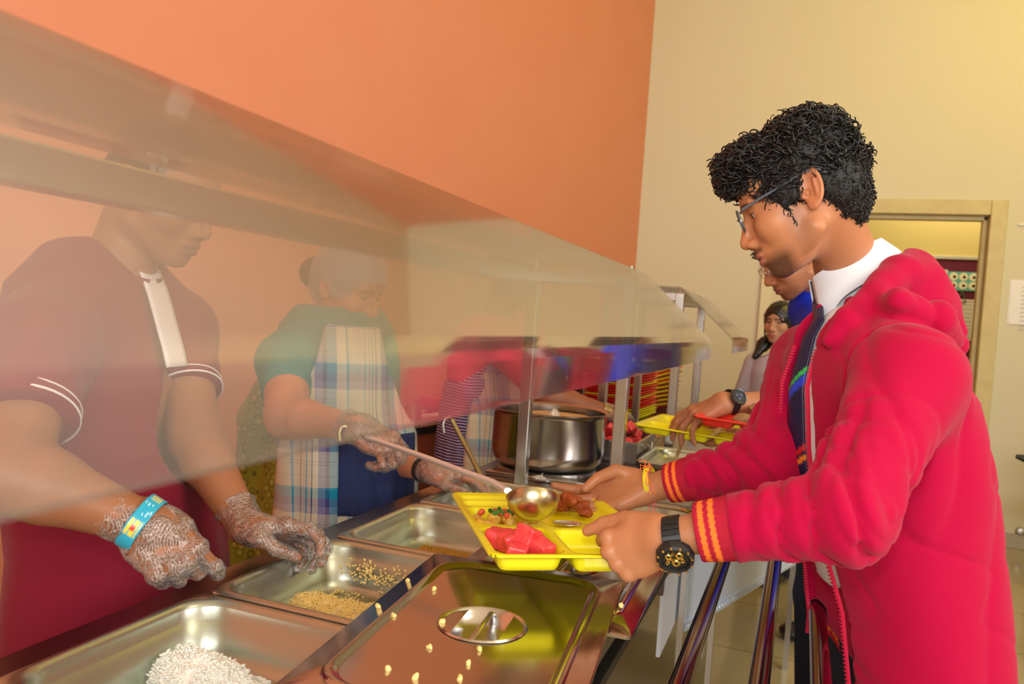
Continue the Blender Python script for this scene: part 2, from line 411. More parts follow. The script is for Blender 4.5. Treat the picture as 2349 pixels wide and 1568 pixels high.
pcream = mat('poster_cream', (.78, .66, .42), .6); pgreen = mat('poster_green', (.14, .42, .26), .5); pmar = mat('print_maroon', (.35, .03, .05), .6); pgrey = mat('print_grey', (.45, .38, .28), .6)
pplate = mat('print_plate', (.85, .72, .38), .6); pred = mat('print_red', (.7, .2, .1), .6); pgrn = mat('print_leaf', (.1, .3, .08), .6)
poster('poster', (2174, 622, 2246, 668), 'green landscape poster with six round plates, on the maroon board', [('c', .2+.3*i, .74-.46*j, .135, pplate) for i in range(3) for j in range(2)]+[('c', .22+.3*i, .72-.46*j, .05, pred) for i in range(3) for j in range(2)], pgreen)
poster('poster', (2130, 617, 2171, 664), 'cream poster with small red and green fruit pictures left of the green poster', [('c', .3+.4*i, .8-.3*j, .1, (pred, pgrn)[(i+j) % 2]) for i in range(2) for j in range(3)], pcream)
its = [(.1, .9, .94, .95, pmar), (.1, .9, .06, .07, pmar), (.1, .12, .06, .95, pmar), (.88, .9, .06, .95, pmar)]
its += [(.32, .8, .86-.1*k, .87-.1*k, pgrey) for k in range(8)] + [(.2, .25, .84, .88, pmar), (.2, .25, .70, .75, pmar)]
poster('notice', (2170, 684, 2240, 782), 'cream notice with maroon border and lines of text below the green poster', its, pcream, 'notice')
poster('notice', (2249, 629, 2262, 752), 'tall narrow pale sheet at the right end of the maroon board', [], pcream, 'notice')
gh = QY(2207, 668, yc-.03)
MB().tube([gh+np.array([-.035, 0, -.09]), gh, gh+np.array([.035, 0, -.09]), gh+np.array([-.035, 0, -.09])], .005, 6).build('hanging_string', mat('green_cord', (.05, .22, .06), .6)).__setitem__('label', 'green cord triangle holding the bordered cream notice')
bpy.data.objects['hanging_string']['category'] = 'cord'
# papers on the wall right of the door
x0, z1 = onback(2318, 641, YB); x1, z0 = onback(2372, 745, YB)
pp = empty('wall_notice', ((x0+x1)/2, YB, z0), 'white printed sheets taped to the wall right of the doorway', 'notice')
mb = MB(); mb.b2(x0, x1, YB-.004, YB-.001, z0, z1); mb.box(((x0+x1)/2+.01, YB-.006, (z0+z1)/2-.01), (x1-x0, .003, (z1-z0)*.95)); mb.build('sheet', white_paper, pp)
mb = MB()
for k in range(11):
    zz = z1-.05-k*.028; mb.b2(x0+.07, x0+.07+random.uniform(.08, .15), YB-.009, YB-.0078, zz, zz+.006)
mb.build('print', mat('faint_ink', (.45, .47, .52), .8), pp)
q0 = QY(2335, 515, YB)
tag(MB().b2(q0[0], q0[0]+.12, YB-.012, YB, q0[2]-.006, q0[2]+.006).build('wall_strip', white_paper, bevel=.002), 'thin white strip fixed high on the wall right of the doorway', 'strip')
q0 = QY(2340, 1217, YB)
k_ = MB().lathe([(0, 0), (.025, 0), (.03, .012), (.022, .03), (.008, .034), (0, .034)], (q0[0], YB, q0[2]), 20, np.array([[1, 0, 0], [0, 0, -1], [0, 1, 0]]))
tag(k_.build('door_stop', steel_dull, smooth=True), 'small grey round door stop low on the wall above the skirting', 'door stop')
q0 = QY(2331, 1046, 5.2); q1 = QY(2375, 1062, 5.2)
sh = empty('chair', (q1[0]+.18, 5.2, 0), 'dark chair cut off by the right edge, only its arm tip showing', 'chair')
armz = q0[2]
MB().tube([q0, q0+np.array([.03, .0, -.005]), q1, q1+np.array([.25, 0, -.02])], [.012, .02, .022, .022], 10).build('armrest', black_pl, sh, smooth=True)
MB().b2(q0[0]+.12, q0[0]+.58, 5.0, 5.45, .42, .46).build('seat', black_pl, sh, bevel=.015)
for lx in (.17, .53):
    for ly in (5.03, 5.42): MB().tube([(q0[0]+lx, ly, 0), (q0[0]+lx, ly, .43 if (ly > 5.1 or lx < .4) else .43)], .014, 8).build('leg', steel_dull, sh)
MB().tube([(q0[0]+.20, 5.2, .44), (q0[0]+.20, 5.2, armz-.02)], .013, 8).build('arm_post', steel_dull, sh)
MB().b2(q0[0]+.52, q0[0]+.56, 5.0, 5.45, .5, armz+.18).build('backrest', black_pl, sh, bevel=.012)
# ============================================================ counter, pans, glass
CZ = .86; XL, XR = -.852, -.235
cmat = mat('counter_steel', (.33, .30, .29), .24, 1, bump=(50, .08, .002, (14, 1, 14)), noise=(5, (.28, .25, .24), .5))
cdark = mat('counter_side_steel', (.15, .12, .11), .4, 1)
PX0, PX1, PW = -.795, -.265, .325
pan_y = [(.925-.335-i0*0, 0) for i0 in range(0)]
PY = [-.08, .257, .592, .927, 1.262, 1.597]          # near edge of each pan
ct = empty('serving_counter', ((XL+XR)/2, 1.2, 0), 'long stainless steel hot counter with wells for food pans under the glass screen', 'serving counter')
holes = [(y+.008, y+PW-.008) for y in PY]
tp = MB()
ys = [-.6]
tp.b2(XL, PX0+.008, -.6, 3.62, CZ-.04, CZ); tp.b2(PX1-.008, XR, -.6, 3.62, CZ-.04, CZ)
prev = -.6
for h0, h1 in holes: tp.b2(PX0+.008, PX1-.008, prev, h0, CZ-.04, CZ); prev = h1
tp.b2(PX0+.008, PX1-.008, prev, 3.62, CZ-.04, CZ)
tp.build('worktop', cmat, ct)
sk = MB(); sk.b2(XL+.02, XL+.03, -.6, 3.6, .62, CZ-.04); sk.b2(XL+.02, XR-.05, 3.58, 3.6, .1, CZ-.04); sk.b2(XL+.02, XR-.05, 2.0, 2.02, .62, CZ-.04)
sk.build('side_panel', cdark, ct)
MB().b2(XR-.06, XR-.05, 2.03, 3.57, .45, CZ-.04).build('front_panel', mat('front_steel', (.66, .70, .78), .5, .6), ct)
MB().b2(XL+.03, XR-.04, -.6, 1.999, .60, .815).build('water_tank', mat('dark_tank', (.05, .045, .045), .5, .6), ct) if False else MB().b2(XL+.03, XR-.03, -.6, 1.999, .70, .72).build('tank_floor', mat('dark_tank', (.05, .045, .045), .5, .6), ct)
for y in (-.5, 1.0, 2.0, 3.5):
    for x in (XL+.05, XR-.08): MB().tube([(x, y, 0), (x, y, .12)], .02, 10).build('leg', steel_dull, ct)
MB().b2(-.80, -.43, 2.02, 2.07, CZ, CZ+.012).build('raised_edge', steel_pol, ct, bevel=.003)

def gnpan(name, x0, x1, y0, y1, z, depth, label, m=steel_pan, rim=.009, cr=.055, group=None, rz=0):
    cx, cy = (x0+x1)/2, (y0+y1)/2; hx, hy = (x1-x0)/2, (y1-y0)/2
    o = empty(name, (cx, cy, z-depth), label, 'food pan', group)
    g = lambda ins, r, zz: rrect(cx, cy, hx-ins, hy-ins, r, zz, 8, rz)
    rings = [g(0, .018, z-.004), g(0, .018, z+.002), g(.002, .018, z+.004), g(rim, .04, z+.005), g(rim+.003, .045, z+.003), g(rim+.006, cr-.004, z-.004),
             g(rim+.008, cr-.005, z-.02), g(rim+.0095, cr-.006, z-.021), g(rim+.018, cr-.005, z-depth+.02), g(rim+.023, cr-.007, z-depth+.010), g(rim+.03, cr-.012, z-depth+.003), g(rim+.042, cr-.02, z-depth)]
    mb = MB(); mb.loops(rings)
    mb.build('basin', m, o, smooth=True, solid=.0012, angle=60)
    return o
pan_lab = ['near empty steel pan cut off at the lower left behind the rice pan', '', 'large steel pan with leftover white rice, nearest the camera', 'steel pan holding a little yellow upma behind the rice pan', 'steel pan with orange curry residue in the middle of the counter', 'half hidden steel pan under the yellow tray beside the leaning ladle']
pans = []
for i, y in enumerate(PY):
    if i in (0, 1): continue
    pans.append(gnpan('food_pan', PX0, PX1, y, y+PW, CZ+.004, .075, pan_lab[i]))
tag(gnpan('food_pan', PX0, PX1, PY[1], PY[1]+PW, CZ+.004, .075, 'x'), 'steel pan at the lower left corner, only its rim showing')

# lids lying on the customer side
def lid(cx, cy, rz, z, label, full=True):
    o = empty('pan_lid', (cx, cy, z), label, 'pan lid')
    hx, hy = .1625, .265
    g = lambda ins, r, zz: rrect(cx, cy, hx-ins, hy-ins, r, zz, 8, rz)
    # plate with a hole for the recess
    n = 36; rr = .058
    ring_in = g(.038, .03, z+.008)
    mb = MB(); mb.loops([g(0, .008, z-.004), g(0, .008, z), g(.002, .008, z+.0015), g(.026, .055, z+.0015), g(.029, .054, z+.004), g(.0315, .052, z+.0065), g(.036, .050, z+.0065), g(.041, .046, z+.002), g(.045, .044, z+.0005)], close_last=False)
    # fill between rounded rect and circle
    per = g(.045, .044, z+.0005); N = len(per); k = len(mb.v)
    angs = [math.atan2(p[1]-cy, p[0]-cx) for p in per]
    mb.v += [tuple(map(float, p)) for p in per]
    mb.v += [(cx+rr*cos(a_), cy+rr*sin(a_), z+.0005) for a_ in angs]
    for j in range(N):
        mb.f.append((k+j, k+(j+1) % N, k+N+(j+1) % N, k+N+j)); mb.mi.append(0)
    mb.build('plate', steel_lid, o, smooth=True, angle=50)
    dp = min(.022, z-CZ+.028)
    hd = MB(); hd.lathe([(rr+.003, .0012), (rr+.001, .0035), (rr-.002, .002), (rr-.006, -.004), (rr-.014, -.013), (rr-.022, -.017), (.0, -.0175)], (cx, cy, z), 40)
    hd.build('recess', steel_pol, o, smooth=True, angle=70)
    d = np.array([-sin(rz), cos(rz), 0]); c_ = np.array([cx, cy, z])
    MB().tube([c_-d*.054+[0, 0, -.004], c_-d*.046+[0, 0, .000], c_+d*.046+[0, 0, .000], c_+d*.054+[0, 0, -.004]], .0042, 10, flat=.6).build('handle_bar', steel_pol, o, smooth=True)
    return o
lid(-.336, 1.672, R_(0), CZ+.010, 'steel pan lid farthest along, shiny beneath the far wrist')
lid(-.357, 1.312, R_(1.5), CZ+.018, 'steel pan lid in the middle, under the yellow tray with its corner sticking out')
lid(-.372, .968, R_(6.5), CZ+.027, 'nearest steel pan lid with round recessed handle, reflecting the yellow tray')

# ---- sneeze guards
def glass_mat():
    m = bpy.data.materials.new('acrylic_glass'); m.use_nodes = True; nt = m.node_tree
    for n in list(nt.nodes): nt.nodes.remove(n)
    out = nt.nodes.new('ShaderNodeOutputMaterial'); tr = nt.nodes.new('ShaderNodeBsdfTransparent'); tr.inputs[0].default_value = (.97, .965, .95, 1)
    gl = nt.nodes.new('ShaderNodeBsdfGlossy'); gl.inputs['Roughness'].default_value = .06
    df = nt.nodes.new('ShaderNodeBsdfDiffuse'); df.inputs[0].default_value = (.85, .80, .72, 1)
    ge = nt.nodes.new('ShaderNodeNewGeometry'); dp = nt.nodes.new('ShaderNodeVectorMath'); dp.operation = 'DOT_PRODUCT'
    nt.links.new(ge.outputs['Normal'], dp.inputs[0]); nt.links.new(ge.outputs['Incoming'], dp.inputs[1])
    def mth(op, a_, b_=None):
        q = nt.nodes.new('ShaderNodeMath'); q.operation = op; q.use_clamp = op != 'ABSOLUTE'
        for i_, v_ in enumerate((a_, b_)):
            if v_ is None: continue
            if isinstance(v_, (int, float)): q.inputs[i_].default_value = v_
            else: nt.links.new(v_, q.inputs[i_])
        return q.outputs[0]
    fx = mth('POWER', mth('SUBTRACT', 1.0, mth('ABSOLUTE', dp.outputs['Value'])), 3.5)
    fx = mth('MINIMUM', mth('ADD', mth('MULTIPLY', fx, 1.7), .06), .68)
    mx = nt.nodes.new('ShaderNodeMixShader'); m2 = nt.nodes.new('ShaderNodeMixShader'); m2.inputs[0].default_value = .035
    nt.links.new(tr.outputs[0], m2.inputs[1]); nt.links.new(df.outputs[0], m2.inputs[2])
    nt.links.new(fx, mx.inputs[0])
    nt.links.new(m2.outputs[0], mx.inputs[1]); nt.links.new(gl.outputs[0], mx.inputs[2]); nt.links.new(mx.outputs[0], out.inputs[0])
    return m
glass = glass_mat()
def guard(y0, y1, label, xt=-.40, zt=1.438):
    o = empty('sneeze_guard', (-.5, (y0+y1)/2, CZ), label, 'sneeze guard')
    prof = [(-.675, zt), (xt-.012, zt), (xt+.004, zt-.006)]
    bx, bz = -.222, 1.272
    prof += [(bx-.006, bz+.008), (bx, bz), (bx+.001, bz-.006), (bx, bz-.042)]
    th = .006; n = len(prof)
    # offset profile for thickness
    P_ = np.array(prof); T = np.gradient(P_, axis=0); T /= np.linalg.norm(T, axis=1)[:, None]; N = np.c_[T[:, 1], -T[:, 0]]
    inner = P_+N*(-th)
    mb = MB(); vs_ = [(p[0], y, p[1]) for y in (y0, y1) for p in list(P_)+list(inner)]
    fs = []
    for i in range(n-1):
        fs.append((i, i+1, 2*n+i+1, 2*n+i)); fs.append((n+i+1, n+i, 3*n+i, 3*n+i+1))
        fs.append((i, n+i, n+i+1, i+1)); fs.append((2*n+i+1, 3*n+i+1, 3*n+i, 2*n+i))
    fs += [(0, 2*n, 3*n, n), (n-1, 2*n-1, 4*n-1, 3*n-1)]
    mb.add(vs_, fs); mb.build('glass_panel', glass, o)
    return o
def frame(o, y, x1=-.412, x0=-.662, top=1.425):
    for x in (x0, x1):
        MB().b2(x-.015, x+.015, y-.015, y+.015, CZ, top).build('post', steel_post, o, bevel=.003)
    MB().b2(x0+.015, x1-.015, y-.015, y+.015, top-.03, top).build('cross_bar', steel_post, o, bevel=.003)
    for x in (x0, x1):
        MB().tube([(x, y, top+.001), (x, y, top+.022)], .006, 8).build('bolt', steel_pol, o)
steel_post = mat('post_steel', (.62, .61, .60), .24, 1, bump=(60, .1, .001, (14, 14, 1)))
g1 = guard(-.62, 2.03, 'long bent clear sneeze guard hazed by yellow reflections over the near pans')
frame(g1, 1.93); frame(g1, -.55)
for x in (-.662,): MB().b2(x-.019, x+.019, -.535, 1.915, 1.385, 1.425).build('rail', steel_post, g1, bevel=.003)
g2 = guard(2.72, 3.46, 'short bent clear sneeze guard on steel posts at the far end of the counter')
frame(g2, 2.77); frame(g2, 3.40)
for x in (-.662, -.412): MB().b2(x-.015, x+.015, 2.785, 3.385, 1.395, 1.425).build('rail', steel_post, g2, bevel=.003)

# ---- tray rails
tr = empty('tray_rail', (-.02, 1.2, 0), 'three polished steel tubes of the tray slide running along the counter front', 'tray rail')
for x in (-.121, -.021, .060): MB().tube([(x, -.6, .82), (x, 2.42, .82)], .0145, 20).build('tube', mat('rail_steel', (.30, .24, .225), .16, 1), tr, smooth=True)
for y in (-.3, 2.30):
    MB().b2(-.285, .07, y-.012, y+.012, .787, .806).build('bracket', steel_dull, tr)
    MB().b2(-.19, -.175, y-.01, y+.01, 0, .79).build('leg', steel_dull, tr)

# ---- stainless apron of the next counter section, running off at an angle
A = QZ(1567, 1447, .42); Cc = QZ(1800, 1306, .42)
ap = empty('counter_apron', (A[0], A[1], 0), 'slanting brushed steel apron panel below the tray rails with a dimpled lower flange', 'apron panel')
dv = (Cc-A); dv[2] = 0; L_ = np.linalg.norm(dv); dv /= L_; nv = np.array([dv[1], -dv[0], 0])
def quadbox(mb, p, q, z0, z1, t):
    vs_ = [(*(r_[:2]), z) for z in (z0, z1) for r_ in (p, q, q-nv*t, p-nv*t)]
    mb.add(vs_, [(0, 3, 2, 1), (4, 5, 6, 7), (0, 1, 5, 4), (1, 2, 6, 5), (2, 3, 7, 6), (3, 0, 4, 7)]); return mb
apm = mat('apron_steel', (.66, .76, .92), .5, .5, bump=(60, .15, .002, (14, 14, 1)))
quadbox(MB(), A, Cc+dv*.25, .42, .80, .004).build('panel', apm, ap)
fl_ = MB(); quadbox(fl_, A+nv*.006, Cc+dv*.25+nv*.006, .42, .445, .006)
k = 0
while k*.022 < L_+.2:
    c_ = A+dv*(.02+k*.022)+nv*.007; fl_.lathe([(0, .004), (.005, .003), (.008, 0)], (c_[0], c_[1], .433), 10, np.c_[dv, [0, 0, 1], nv]); k += 1
fl_.build('flange', apm, ap, smooth=True)
pv = MB(); lp = A+np.array([-.11, .42, 0]); 
pv.add([(A[0], A[1], .42), (A[0], A[1], .8), (lp[0], lp[1], .8), (lp[0], lp[1], .42), (A[0]-.03, A[1]+.1, .47), (A[0]-.06, A[1]+.2, .49)], [(0, 1, 2, 3, 5, 4)])
pv.build('side_panel', apm, ap, solid=.003)
MB().b2(A[0]-.014, A[0]+.002, A[1]-.03, A[1]-.014, 0, .80).build('leg', steel_dull, ap)
MB().b2(Cc[0]+.02, Cc[0]+.04, Cc[1]+.1, Cc[1]+.12, 0, .44).build('leg', steel_dull, ap)

# ---- back counter on the wall side
granite = mat('black_granite', (.012, .012, .013), .12, 0, .5, noise=(220, (.06, .06, .06), .4))
bc = empty('back_counter', (-1.55, 3.9, 0), 'black granite counter along the orange wall behind the servers', 'counter')
MB().add([(x, y, z) for z in (.83, .86) for x, y in ((-1.36, 2.35), (-1.02, 5.9), (WL(5.9)+.01, 5.9), (WL(2.35)+.01, 2.35))], [(3, 2, 1, 0), (4, 5, 6, 7), (0, 1, 5, 4), (1, 2, 6, 5), (2, 3, 7, 6), (3, 0, 4, 7)][:]).build('slab', granite, bc)
MB().add([(x, y, z) for z in (.0, .83) for x, y in ((-1.38, 2.38), (-1.04, 5.88), (WL(5.9)+.01, 5.88), (WL(2.35)+.01, 2.38))], [(3, 2, 1, 0), (4, 5, 6, 7), (0, 1, 5, 4), (1, 2, 6, 5), (2, 3, 7, 6), (3, 0, 4, 7)]).build('base', mat('orange_base', (.50, .10, .05), .5), bc)
# ============================================================ yellow tray and food
def tray(name, org, ax, ay, L, Wd, z, m, comps, depth, label, group=None, tilt=(0, 0), rim=.010, parent_loc=None):
    """compartment tray: org corner, ax/ay unit axes; comps = (u0,u1,v0,v1) in metres"""
    ax = np.array([*ax, tilt[0]]); ay = np.array([*ay, tilt[1]]); ax = ax/np.linalg.norm(ax); ay = ay/np.linalg.norm(ay)
    up = np.cross(ax, ay); up /= np.linalg.norm(up)
    if up[2] < 0: up = -up
    org = np.array([org[0], org[1], z]); W_ = lambda u, v, h: org+ax*u+ay*v+up*h
    o = empty(name, W_(L/2, Wd/2, -depth), label, 'food tray', group)
    # height field: rim plane at 0, compartments sunk with soft walls
    nu, nv = int(L/.0032), int(Wd/.0032)
    U_, V_ = np.meshgrid(np.linspace(0, L, nu), np.linspace(0, Wd, nv), indexing='ij')
    Hh = np.zeros_like(U_)
    def sdrr(U_, V_, u0, u1, v0, v1, r):
        dx = np.abs(U_-(u0+u1)/2)-(u1-u0)/2+r; dy = np.abs(V_-(v0+v1)/2)-(v1-v0)/2+r
        return np.sqrt(np.maximum(dx, 0)**2+np.maximum(dy, 0)**2)+np.minimum(np.maximum(dx, dy), 0)-r
    for c in comps:
        d = -sdrr(U_, V_, *c[:4], c[5] if len(c) > 5 else .02); dep = c[4] if len(c) > 4 else depth
        t = np.clip(d/.011, 0, 1); t = t*t*(3-2*t); Hh = np.minimum(Hh, -dep*t)
    e = -sdrr(U_, V_, 0, L, 0, Wd, .022); t = np.clip(1-e/.006, 0, 1); Hh = Hh+.0035*np.clip(1-np.abs(e-.005)/.004, 0, 1)
    keep = e > -.0005
    idx = -np.ones(U_.shape, int); mb = MB(); pts = []
    # pull outside vertices onto the rounded corner
    for i in range(nu):
        for j in range(nv):
            u, v = U_[i, j], V_[i, j]
            if not keep[i, j]:
                r = .022; cu = min(max(u, r), L-r); cv = min(max(v, r), Wd-r); dd = math.hypot(u-cu, v-cv); u, v = cu+(u-cu)/dd*r, cv+(v-cv)/dd*r
            idx[i, j] = len(pts); pts.append(W_(u, v, Hh[i, j]))
    fs = []
    for i in range(nu-1):
        for j in range(nv-1):
            q = (idx[i, j], idx[i+1, j], idx[i+1, j+1], idx[i, j+1])
            fs.append(q)
    mb.add(pts, fs)
    b = mb.build('tray_body', m, o, smooth=True, angle=75)
    md = b.modifiers.new('solid', 'SOLIDIFY'); md.thickness = .0025; md.offset = -1 if np.dot(np.cross(ax, ay), [0, 0, 1]) > 0 else 1
    return o, W_
TA = np.array([-.601, 1.345]); TE = np.array([-.383, 1.012]); axy = (TE-TA)/np.linalg.norm(TE-TA); ayx = np.array([-axy[1], axy[0]])
comps = [(.016, .050, .014, .118, .013, .012), (.056, .098, .014, .118, .018, .014), (.106, .215, .014, .118, .026), (.235, .372, .014, .118, .026),
         (.016, .232, .130, .276, .016, .02), (.246, .372, .130, .276, .028)]
TZ = .962
yt, TW = tray('food_tray', TA, axy, ayx, .388, .290, TZ, yellow_pl, comps, .026, 'yellow compartment tray of food held in both hands by the boy in red hoodie')
# ============================================================ people: shared builders
def nrm(v): v = np.array(v, float); return v/np.linalg.norm(v)
def frame3(f, u):
    """columns forward, left, up"""
    f = nrm(f); u = np.array(u, float); u = nrm(u-f*(u@f)); return np.stack([f, np.cross(u, f), u], 1)
def skin_mat(name, rough=.45):
    return mat(name, (.5, .25, .15), rough, 0, .4, bump=(160, .08, .001), vcol='Col', sss=.12)
skin_m = skin_mat('skin')
black_hair = mat('black_hair', (.008, .007, .007), .32, 0, .5)
eye_m = mat('eyeball', (.75, .72, .68), .12); iris_m = mat('iris', (.015, .008, .005), .1)

def head_fn(P, O, M3, s=1.0, fem=0.0, lips=1.0, eyes=1.0):
    Q_ = ((P-np.array(O, f4))@np.array(M3, f4))/f4(s)
    L = Q_.copy(); L[:, 1] = np.abs(L[:, 1])        # mirrored half
    d = ell(Q_, (-.002, 0, .036), (.094, .076, .082))
    d = smin(d, ell(Q_, (.038, 0, .05), (.056, .063, .058)), .02)
    d = smin(d, ell(Q_, (.040, 0, -.02), (.052, .060, .062)), .03)
    jw = cap(L, (.004, .054, -.052), (.072, .016, -.087), .013, .013)
    d = smin(d, jw, .035)
    d = smin(d, ell(Q_, (.045, 0, -.058), (.043, .042, .032)), .03)
    d = smin(d, ell(L, (.062, .042, -.018), (.026, .021, .022)), .025)           # cheek bones
    d = smin(d, cap(L, (.090, .010, .031), (.080, .045, .030), .007, .006), .014)  # brow ridge
    d = smin(d, ell(Q_, (.080, 0, -.050), (.024, .027, .028)), .016)             # muzzle
    d = smin(d, ell(Q_, (.080, 0, -.088), (.015, .019, .014)), .014)             # chin
    # eye sockets
    d = ssub(d, ell(L, (.101, .031, .012), (.014, .019, .011)), .014)
    # nose
    d = smin(d, chain(Q_, [(.092, 0, .018), (.101, 0, .004), (.113, 0, -.018)], [.0062, .007, .008], .006), .010)
    d = smin(d, cap(Q_, (.086, 0, .016), (.096, 0, -.030), .0095, .012), .006)
    d = smin(d, sph(Q_, (.1145, 0, -.025), .0098), .006)
    d = smin(d, ell(L, (.102, .0115, -.031), (.0115, .0065, .0075)), .009)
    d = ssub(d, ell(L, (.1065, .0065, -.0385), (.0065, .0035, .004)), .003)
    # lips
    lp = smin(ell(Q_, (.0985, 0, -.0535), (.0100, .022, .0062)), ell(Q_, (.0975, 0, -.0655), (.0100, .019, .0072)), .002)
    d = smin(d, lp, .0045)
    d = ssub(d, ell(Q_, (.108, 0, -.0590), (.012, .023, .0011)), .002)
    d = smin(d, cap(Q_, (.100, -.0, -.044), (.103, 0, -.050), .003), .006)
    # lids
    if eyes:
        lid_ = sph(L, (.0765, .031, .012), .0142)
        d = smin(d, lid_, .005)
        d = ssub(d, ell(L, (.0935, .032, .0085), (.011, .0150, .0054)), .002)
    # ear
    a_ = R_(12); Er = np.array([[cos(a_), 0, sin(a_)], [0, 1, 0], [-sin(a_), 0, cos(a_)]]).T
    b2 = R_(22); Er2 = Er@np.array([[cos(b2), sin(b2), 0], [-sin(b2), cos(b2), 0], [0, 0, 1]])
    E_ = (L-np.array((-.010, .079, .004), f4))@np.array(Er2, f4)
    ear = ell(E_, (0, 0, .002), (.0175, .0055, .030))
    ear = ssub(ear, ell(E_, (.001, .0065, .004), (.0115, .0055, .0215)), .003)
    ring = np.abs(np.sqrt((E_[:, 0]/.0168)**2+((E_[:, 2]-.003)/.0285)**2)-1)*.0165
    rim = np.sqrt(ring**2+(E_[:, 1]-.003)**2)-.0030
    rim = np.where((E_[:, 2] < -.013) & (E_[:, 0] > 0), rim+.004, rim)
    ear = smin(ear, rim, .003)
    ear = smin(ear, cap(E_, (-.006, .003, .014), (-.008, .003, -.010), .0028), .003)   # antihelix
    ear = smin(ear, ell(E_, (.012, .003, -.006), (.005, .004, .006)), .003)            # tragus
    ear = smin(ear, ell(E_, (.002, .001, -.025), (.009, .0048, .009)), .004)           # lobe
    ear = ssub(ear, ell(E_, (.007, .004, -.004), (.005, .006, .006)), .003)
    d = smin(d, ear, .004)
    return d*f4(s)
def head_col(v, O, M3, s, skin, lipc, beard=0.0, brow=1.0, dark=(.02, .012, .01)):
    q = ((np.asarray(v)-np.array(O))@np.array(M3))/s; x, y, z = q[:, 0], np.abs(q[:, 1]), q[:, 2]
    c = np.tile(np.array(skin, float), (len(q), 1))
    def mixc(w, col):
        nonlocal c; w = np.clip(w, 0, 1)[:, None]; c = c*(1-w)+np.array(col)*w
    # redder nose tip, ears, cheeks
    mixc(.25*np.exp(-((x-.115)**2+y**2+(z+.025)**2)/.0003), (skin[0]*1.05, skin[1]*.7, skin[2]*.65))
    mixc(.3*np.exp(-((y-.082)/.012)**2)*(x < .02)*(np.abs(z) < .045), (skin[0]*1.02, skin[1]*.72, skin[2]*.7))
    # lips
    li = ((z+.0595)/.0125)**2+(y/.0225)**2
    mixc((1.15-li)*3*(x > .082), lipc)
    if brow:
        bz = .033-(y-.018)**2*6; w = np.exp(-((z-bz)/.0042)**4)*(y > .010)*(y < .050)*(x > .055); mixc(w*.85*brow, dark)
    w = np.exp(-((z-.0135)/.0016)**2)*(np.abs(y-.031) < .0135)*(x > .08); mixc(w*.8, dark)
    if beard:
        w = np.clip((-.055-z)/.02, 0, 1)*np.clip((x-.045)/.02, 0, 1)*(1-np.clip((1.3-li)*2, 0, 1)); mixc(w*.9*beard, dark)
        w = np.exp(-((z+.0455)/.0045)**2)*(y < .026)*(x > .08); mixc(w*.8*beard, dark)
        w = np.clip((x-.0)/.02, 0, 1)*np.clip((.055-x)/.02, 0, 1)*np.clip((.0-z)/.02, 0, 1)*(y > .045); mixc(w*.35*beard, dark)
    return c
def add_eyes(parent, O, M3, s=1.0, gaze=(1, 0, -.35)):
    for sy in (1, -1):
        c = np.array(O)+np.array(M3)@(np.array((.0765, .031*sy, .012))*s)
        R3 = frame3(np.array(M3)@nrm(gaze), np.array(M3)[:, 2]); R3 = np.stack([R3[:, 1], R3[:, 2], R3[:, 0]], 1)
        prof = [(0.0121*s*sin(a), 0.0121*s*cos(a)) for a in np.linspace(0, pi, 14)]
        e = MB().lathe(prof, c, 20, R3); e.build('eye', eye_m, parent, smooth=True)
        prof = [(0.01235*s*sin(a), 0.01235*s*cos(a)) for a in np.linspace(0, .5, 5)]
        MB().lathe(prof, c, 16, R3).build('iris', iris_m, bpy.data.objects[bpy.context.scene.objects[-1].name] if False else parent, smooth=True)

def hand_fn(P, O, x, z, side, s=1.0, curl=((40, 50, 30),)*4, spread=(8, 2, -4, -10), thumb=None, k=.007, fingers=True):
    """O wrist; x towards the fingers, z out of the back of the hand, side +1 right / -1 left"""
    x = nrm(x); z = np.array(z, float); z = nrm(z-x*(z@x)); y = side*np.cross(z, x); B = np.stack([x, y, z], 1)
    Lc = ((P-np.array(O, f4))@np.array(B, f4))/f4(s)
    mcp = [(.090, .028, .001), (.094, .008, .004), (.089, -.012, .002), (.080, -.030, -.003)]
    seg = [(.044, .026, .022), (.048, .030, .023), (.044, .028, .023), (.035, .021, .020)]
    rad = [(.0105, .0092, .0082, .0068), (.0108, .0094, .0083, .0069), (.0102, .0089, .0079, .0066), (.0092, .0079, .0071, .006)]
    d = None
    for i in range(4):
        e = cap(Lc, (.012, mcp[i][1]*.55, 0), (mcp[i][0]-.004, mcp[i][1], mcp[i][2]-.003), .0155, .0125)
        d = e if d is None else smin(d, e, .014)
    d = smin(d, ell(Lc, (.045, .0, -.006), (.045, .036, .014)), .012)
    d = smin(d, cap(Lc, (.018, .020, -.008), (.048, .036, -.012), .016, .014), .014)    # thenar
    d = smin(d, cap(Lc, (.012, -.018, -.008), (.055, -.030, -.008), .013, .011), .012)  # hypothenar
    for i in range(4): d = smin(d, sph(Lc, (mcp[i][0], mcp[i][1], mcp[i][2]+.002), .0108), .006)
    fg = None
    for i in range(4):
        c_ = curl[i if len(curl) > 1 else 0]; p = np.array(mcp[i]); a = 0; sp = R_(spread[i]); pts = [p]
        for j in range(3):
            a += R_(c_[j]); dv_ = np.array([cos(a)*cos(sp), cos(a)*sin(sp), -sin(a)]); p = p+dv_*seg[i][j]; pts.append(p)
        e = chain(Lc, pts, rad[i], .0015)
        e = smin(e, sph(Lc, pts[1], rad[i][1]*1.07), .003)
        fg = e if fg is None else smin(fg, e, .0012)
    th = thumb if thumb is not None else [(.020, .026, -.010), (.052, .050, -.020), (.083, .060, -.026), (.108, .062, -.030)]
    tf = chain(Lc, th, [.0150, .0125, .0105, .0082], .002)
    d = smin(d, fg, k); d = smin(d, tf, .010)
    return d*f4(s)
